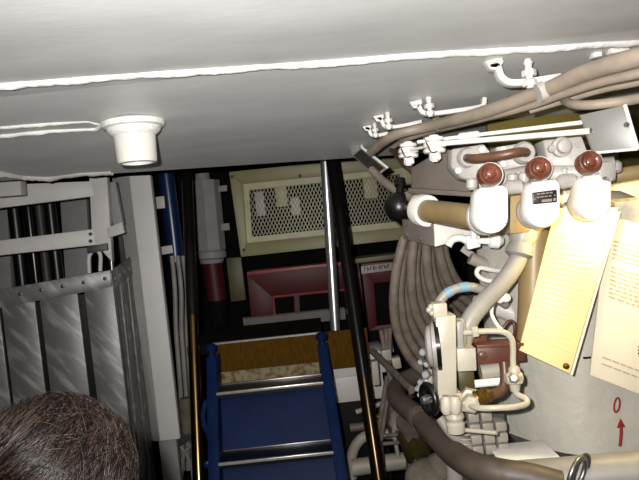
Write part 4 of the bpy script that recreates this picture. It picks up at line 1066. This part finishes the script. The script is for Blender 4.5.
# ================================================================== PERSON in the foreground
YH = 0.68
HC = at(50, 486, YH)                        # skull centre
HR = Vector((.090, .102, .094))
root = thing('person', 'person with short dark brown hair seen from behind at the lower left corner', 'person', Vector((HC.x, YH, 0)))
fig = [  # name, position relative to (HC.x, YH, 0), radius, parent
 ('pelvis', (0, 0, .92), .135, None), ('waist', (0, 0, 1.06), .125, 'pelvis'), ('chest', (0, -.01, 1.25), .145, 'waist'), ('upper', (0, -.01, 1.36), .12, 'chest'),
 ('neck', (0, .0, 1.46), .055, 'upper'), ('nape', (0, .005, HC.z - .06), .056, 'neck'), ('head', (0, .0, HC.z), .078, 'nape'), ('crown', (0, 0, HC.z + .035), .060, 'head'),
 ('jaw', (0, .055, HC.z - .055), .045, 'head'), ('nose', (0, .108, HC.z - .01), .012, 'head'),
]
for s, n in ((-1, 'l'), (1, 'r')):
    fig += [('sh' + n, (s * .17, -.01, 1.36), .062, 'upper'), ('el' + n, (s * .23, .0, 1.07), .045, 'sh' + n), ('wr' + n, (s * .21, .12, .86), .028, 'el' + n), ('pa' + n, (s * .205, .15, .79), .032, 'wr' + n),
            ('hip' + n, (s * .095, 0, .86), .105, 'pelvis'), ('kn' + n, (s * .10, .02, .48), .06, 'hip' + n), ('an' + n, (s * .10, -.02, .09), .04, 'kn' + n), ('to' + n, (s * .11, .14, .035), .034, 'an' + n)]
    for f_, (dx, dz_) in enumerate(((-.018, -.085), (-.006, -.095), (.006, -.09), (.018, -.075))):
        fig += [('f%d%s' % (f_, n), (s * .205 + dx, .155 + dx, .775 + dz_ * .55), .0095, 'pa' + n), ('g%d%s' % (f_, n), (s * .205 + dx, .165 + dx, .775 + dz_), .008, 'f%d%s' % (f_, n))]
    fig += [('th' + n, (s * .18, .18, .77), .010, 'pa' + n), ('ti' + n, (s * .172, .19, .735), .009, 'th' + n)]
me = bpy.data.meshes.new('body'); idx = {f_[0]: i for i, f_ in enumerate(fig)}
me.from_pydata([f_[1] for f_ in fig], [(idx[f_[3]], i) for i, f_ in enumerate(fig) if f_[3]], [])
me.materials.append(MT['skin'])
body = bpy.data.objects.new('body', me); COL.objects.link(body); body.parent = root
sk = body.modifiers.new('skin', 'SKIN'); sk.use_smooth_shade = True
for i, f_ in enumerate(fig):
    v = me.skin_vertices[0].data[i]; v.radius = (f_[2], f_[2]); v.use_root = (i == 0)
body.modifiers.new('smooth', 'SUBSURF').levels = 2; body.modifiers['smooth'].render_levels = 2
def clothing(name, chains, m, grow):
    vs, es, rs = [], [], []
    for ch in chains:
        prev = None
        for nm in ch:
            f_ = fig[idx[nm]]
            key = nm
            if key not in names: names[key] = len(vs); vs.append(f_[1]); rs.append(f_[2] + grow)
            if prev is not None: es.append((names[prev], names[key]))
            prev = key
    me = bpy.data.meshes.new(name); me.from_pydata(vs, list(dict.fromkeys(es)), []); me.materials.append(MT[m])
    o = bpy.data.objects.new(name, me); COL.objects.link(o); o.parent = root
    s_ = o.modifiers.new('skin', 'SKIN'); s_.use_smooth_shade = True
    for i, r_ in enumerate(rs):
        v = me.skin_vertices[0].data[i]; v.radius = (r_, r_); v.use_root = (i == 0)
    o.modifiers.new('smooth', 'SUBSURF').levels = 2; o.modifiers['smooth'].render_levels = 2
names = {}; clothing('jacket', [('pelvis', 'waist', 'chest', 'upper'), ('upper', 'shl', 'ell', 'wrl'), ('upper', 'shr', 'elr', 'wrr')], 'jacket', .018)
names = {}; clothing('trousers', [('pelvis', 'hipl', 'knl', 'anl'), ('pelvis', 'hipr', 'knr', 'anr')], 'trousers', .016)
for s in (-1, 1):
    b = BM(); ball(b, Vector((HC.x + s * .084, YH + .015, HC.z - .055)), .028, (.35, .7, 1.1)); build('ear', b, 'skin', root)
    b = BM(); ball(b, Vector((HC.x + s * .030, YH + .082, HC.z + .008)), .011); build('eye', b, 'weld', root)
# scalp and hair
b = BM(); ball(b, HC, 1.0, HR * .97, 32, 22)
for v in list(b.verts):
    d = v.co - HC
    if d.z < -.02 and d.y > -.02 or d.z < -.075 or (d.y > .06 and d.z < .03): b.verts.remove(v)
hair = build('hair', b, 'hair', root)
crown_dir = Vector((-.50, -.72, .48)).normalized()
rnd = random.Random(11)
verts, faces = [], []
def scalp(d): return Vector((d.x * HR.x, d.y * HR.y, d.z * HR.z))
count = 0
while count < 9500:
    d = Vector((rnd.gauss(0, 1), rnd.gauss(0, 1), rnd.gauss(0, 1))).normalized()
    if d.z < -.35 or (d.y > .55 and d.z < .35) or (d.y > .2 and d.z < -.1): continue
    count += 1
    p = d.copy()
    L = rnd.uniform(.035, .06); n = 6; lift = 0.0; pts_ = []
    lifty = rnd.uniform(.10, .34); tw = rnd.uniform(.15, .75); jit = Vector((rnd.gauss(0, .16), rnd.gauss(0, .16), rnd.gauss(0, .16))) + mnoise.noise_vector(d * 7.0) * .75
    for i in range(n):
        pos = scalp(p) * (1 + lift / .095)
        pts_.append(HC + pos)
        away = (p - crown_dir * p.dot(crown_dir))
        if away.length < 1e-3: away = p.orthogonal()
        away.normalize()
        g = (away + tw * crown_dir.cross(p) + jit + Vector((0, .0, -.25 if p.z < .35 else 0)))
        g = g - p * g.dot(p); g.normalize()
        p = (p + g * (L / n / .095)).normalized()
        lift = min(lift + L / n * lifty * (1 - .12 * i), .0115)
    for i, q in enumerate(pts_):
        t = (pts_[min(i + 1, n - 1)] - pts_[max(i - 1, 0)]).normalized(); nn_ = (q - HC).normalized(); s_ = t.cross(nn_).normalized()
        r_ = .00072 * (1 - .7 * (i / (n - 1)) ** 2)
        q = q - wpos(root)
        verts += [q + s_ * r_, q + nn_ * r_, q - s_ * r_]
    base = len(verts) - 3 * n
    for i in range(n - 1):
        for k_ in range(3):
            a = base + 3 * i + k_; c = base + 3 * i + (k_ + 1) % 3
            faces.append((a, c, c + 3, a + 3))
me = bpy.data.meshes.new('hair_strands'); me.from_pydata([v - hair.location for v in verts], [], faces); me.materials.append(MT['hair'])
me.polygons.foreach_set('use_smooth', [True] * len(faces))
hs = bpy.data.objects.new('hair_strands', me); COL.objects.link(hs); hs.parent = hair; hs['kind'] = 'stuff'
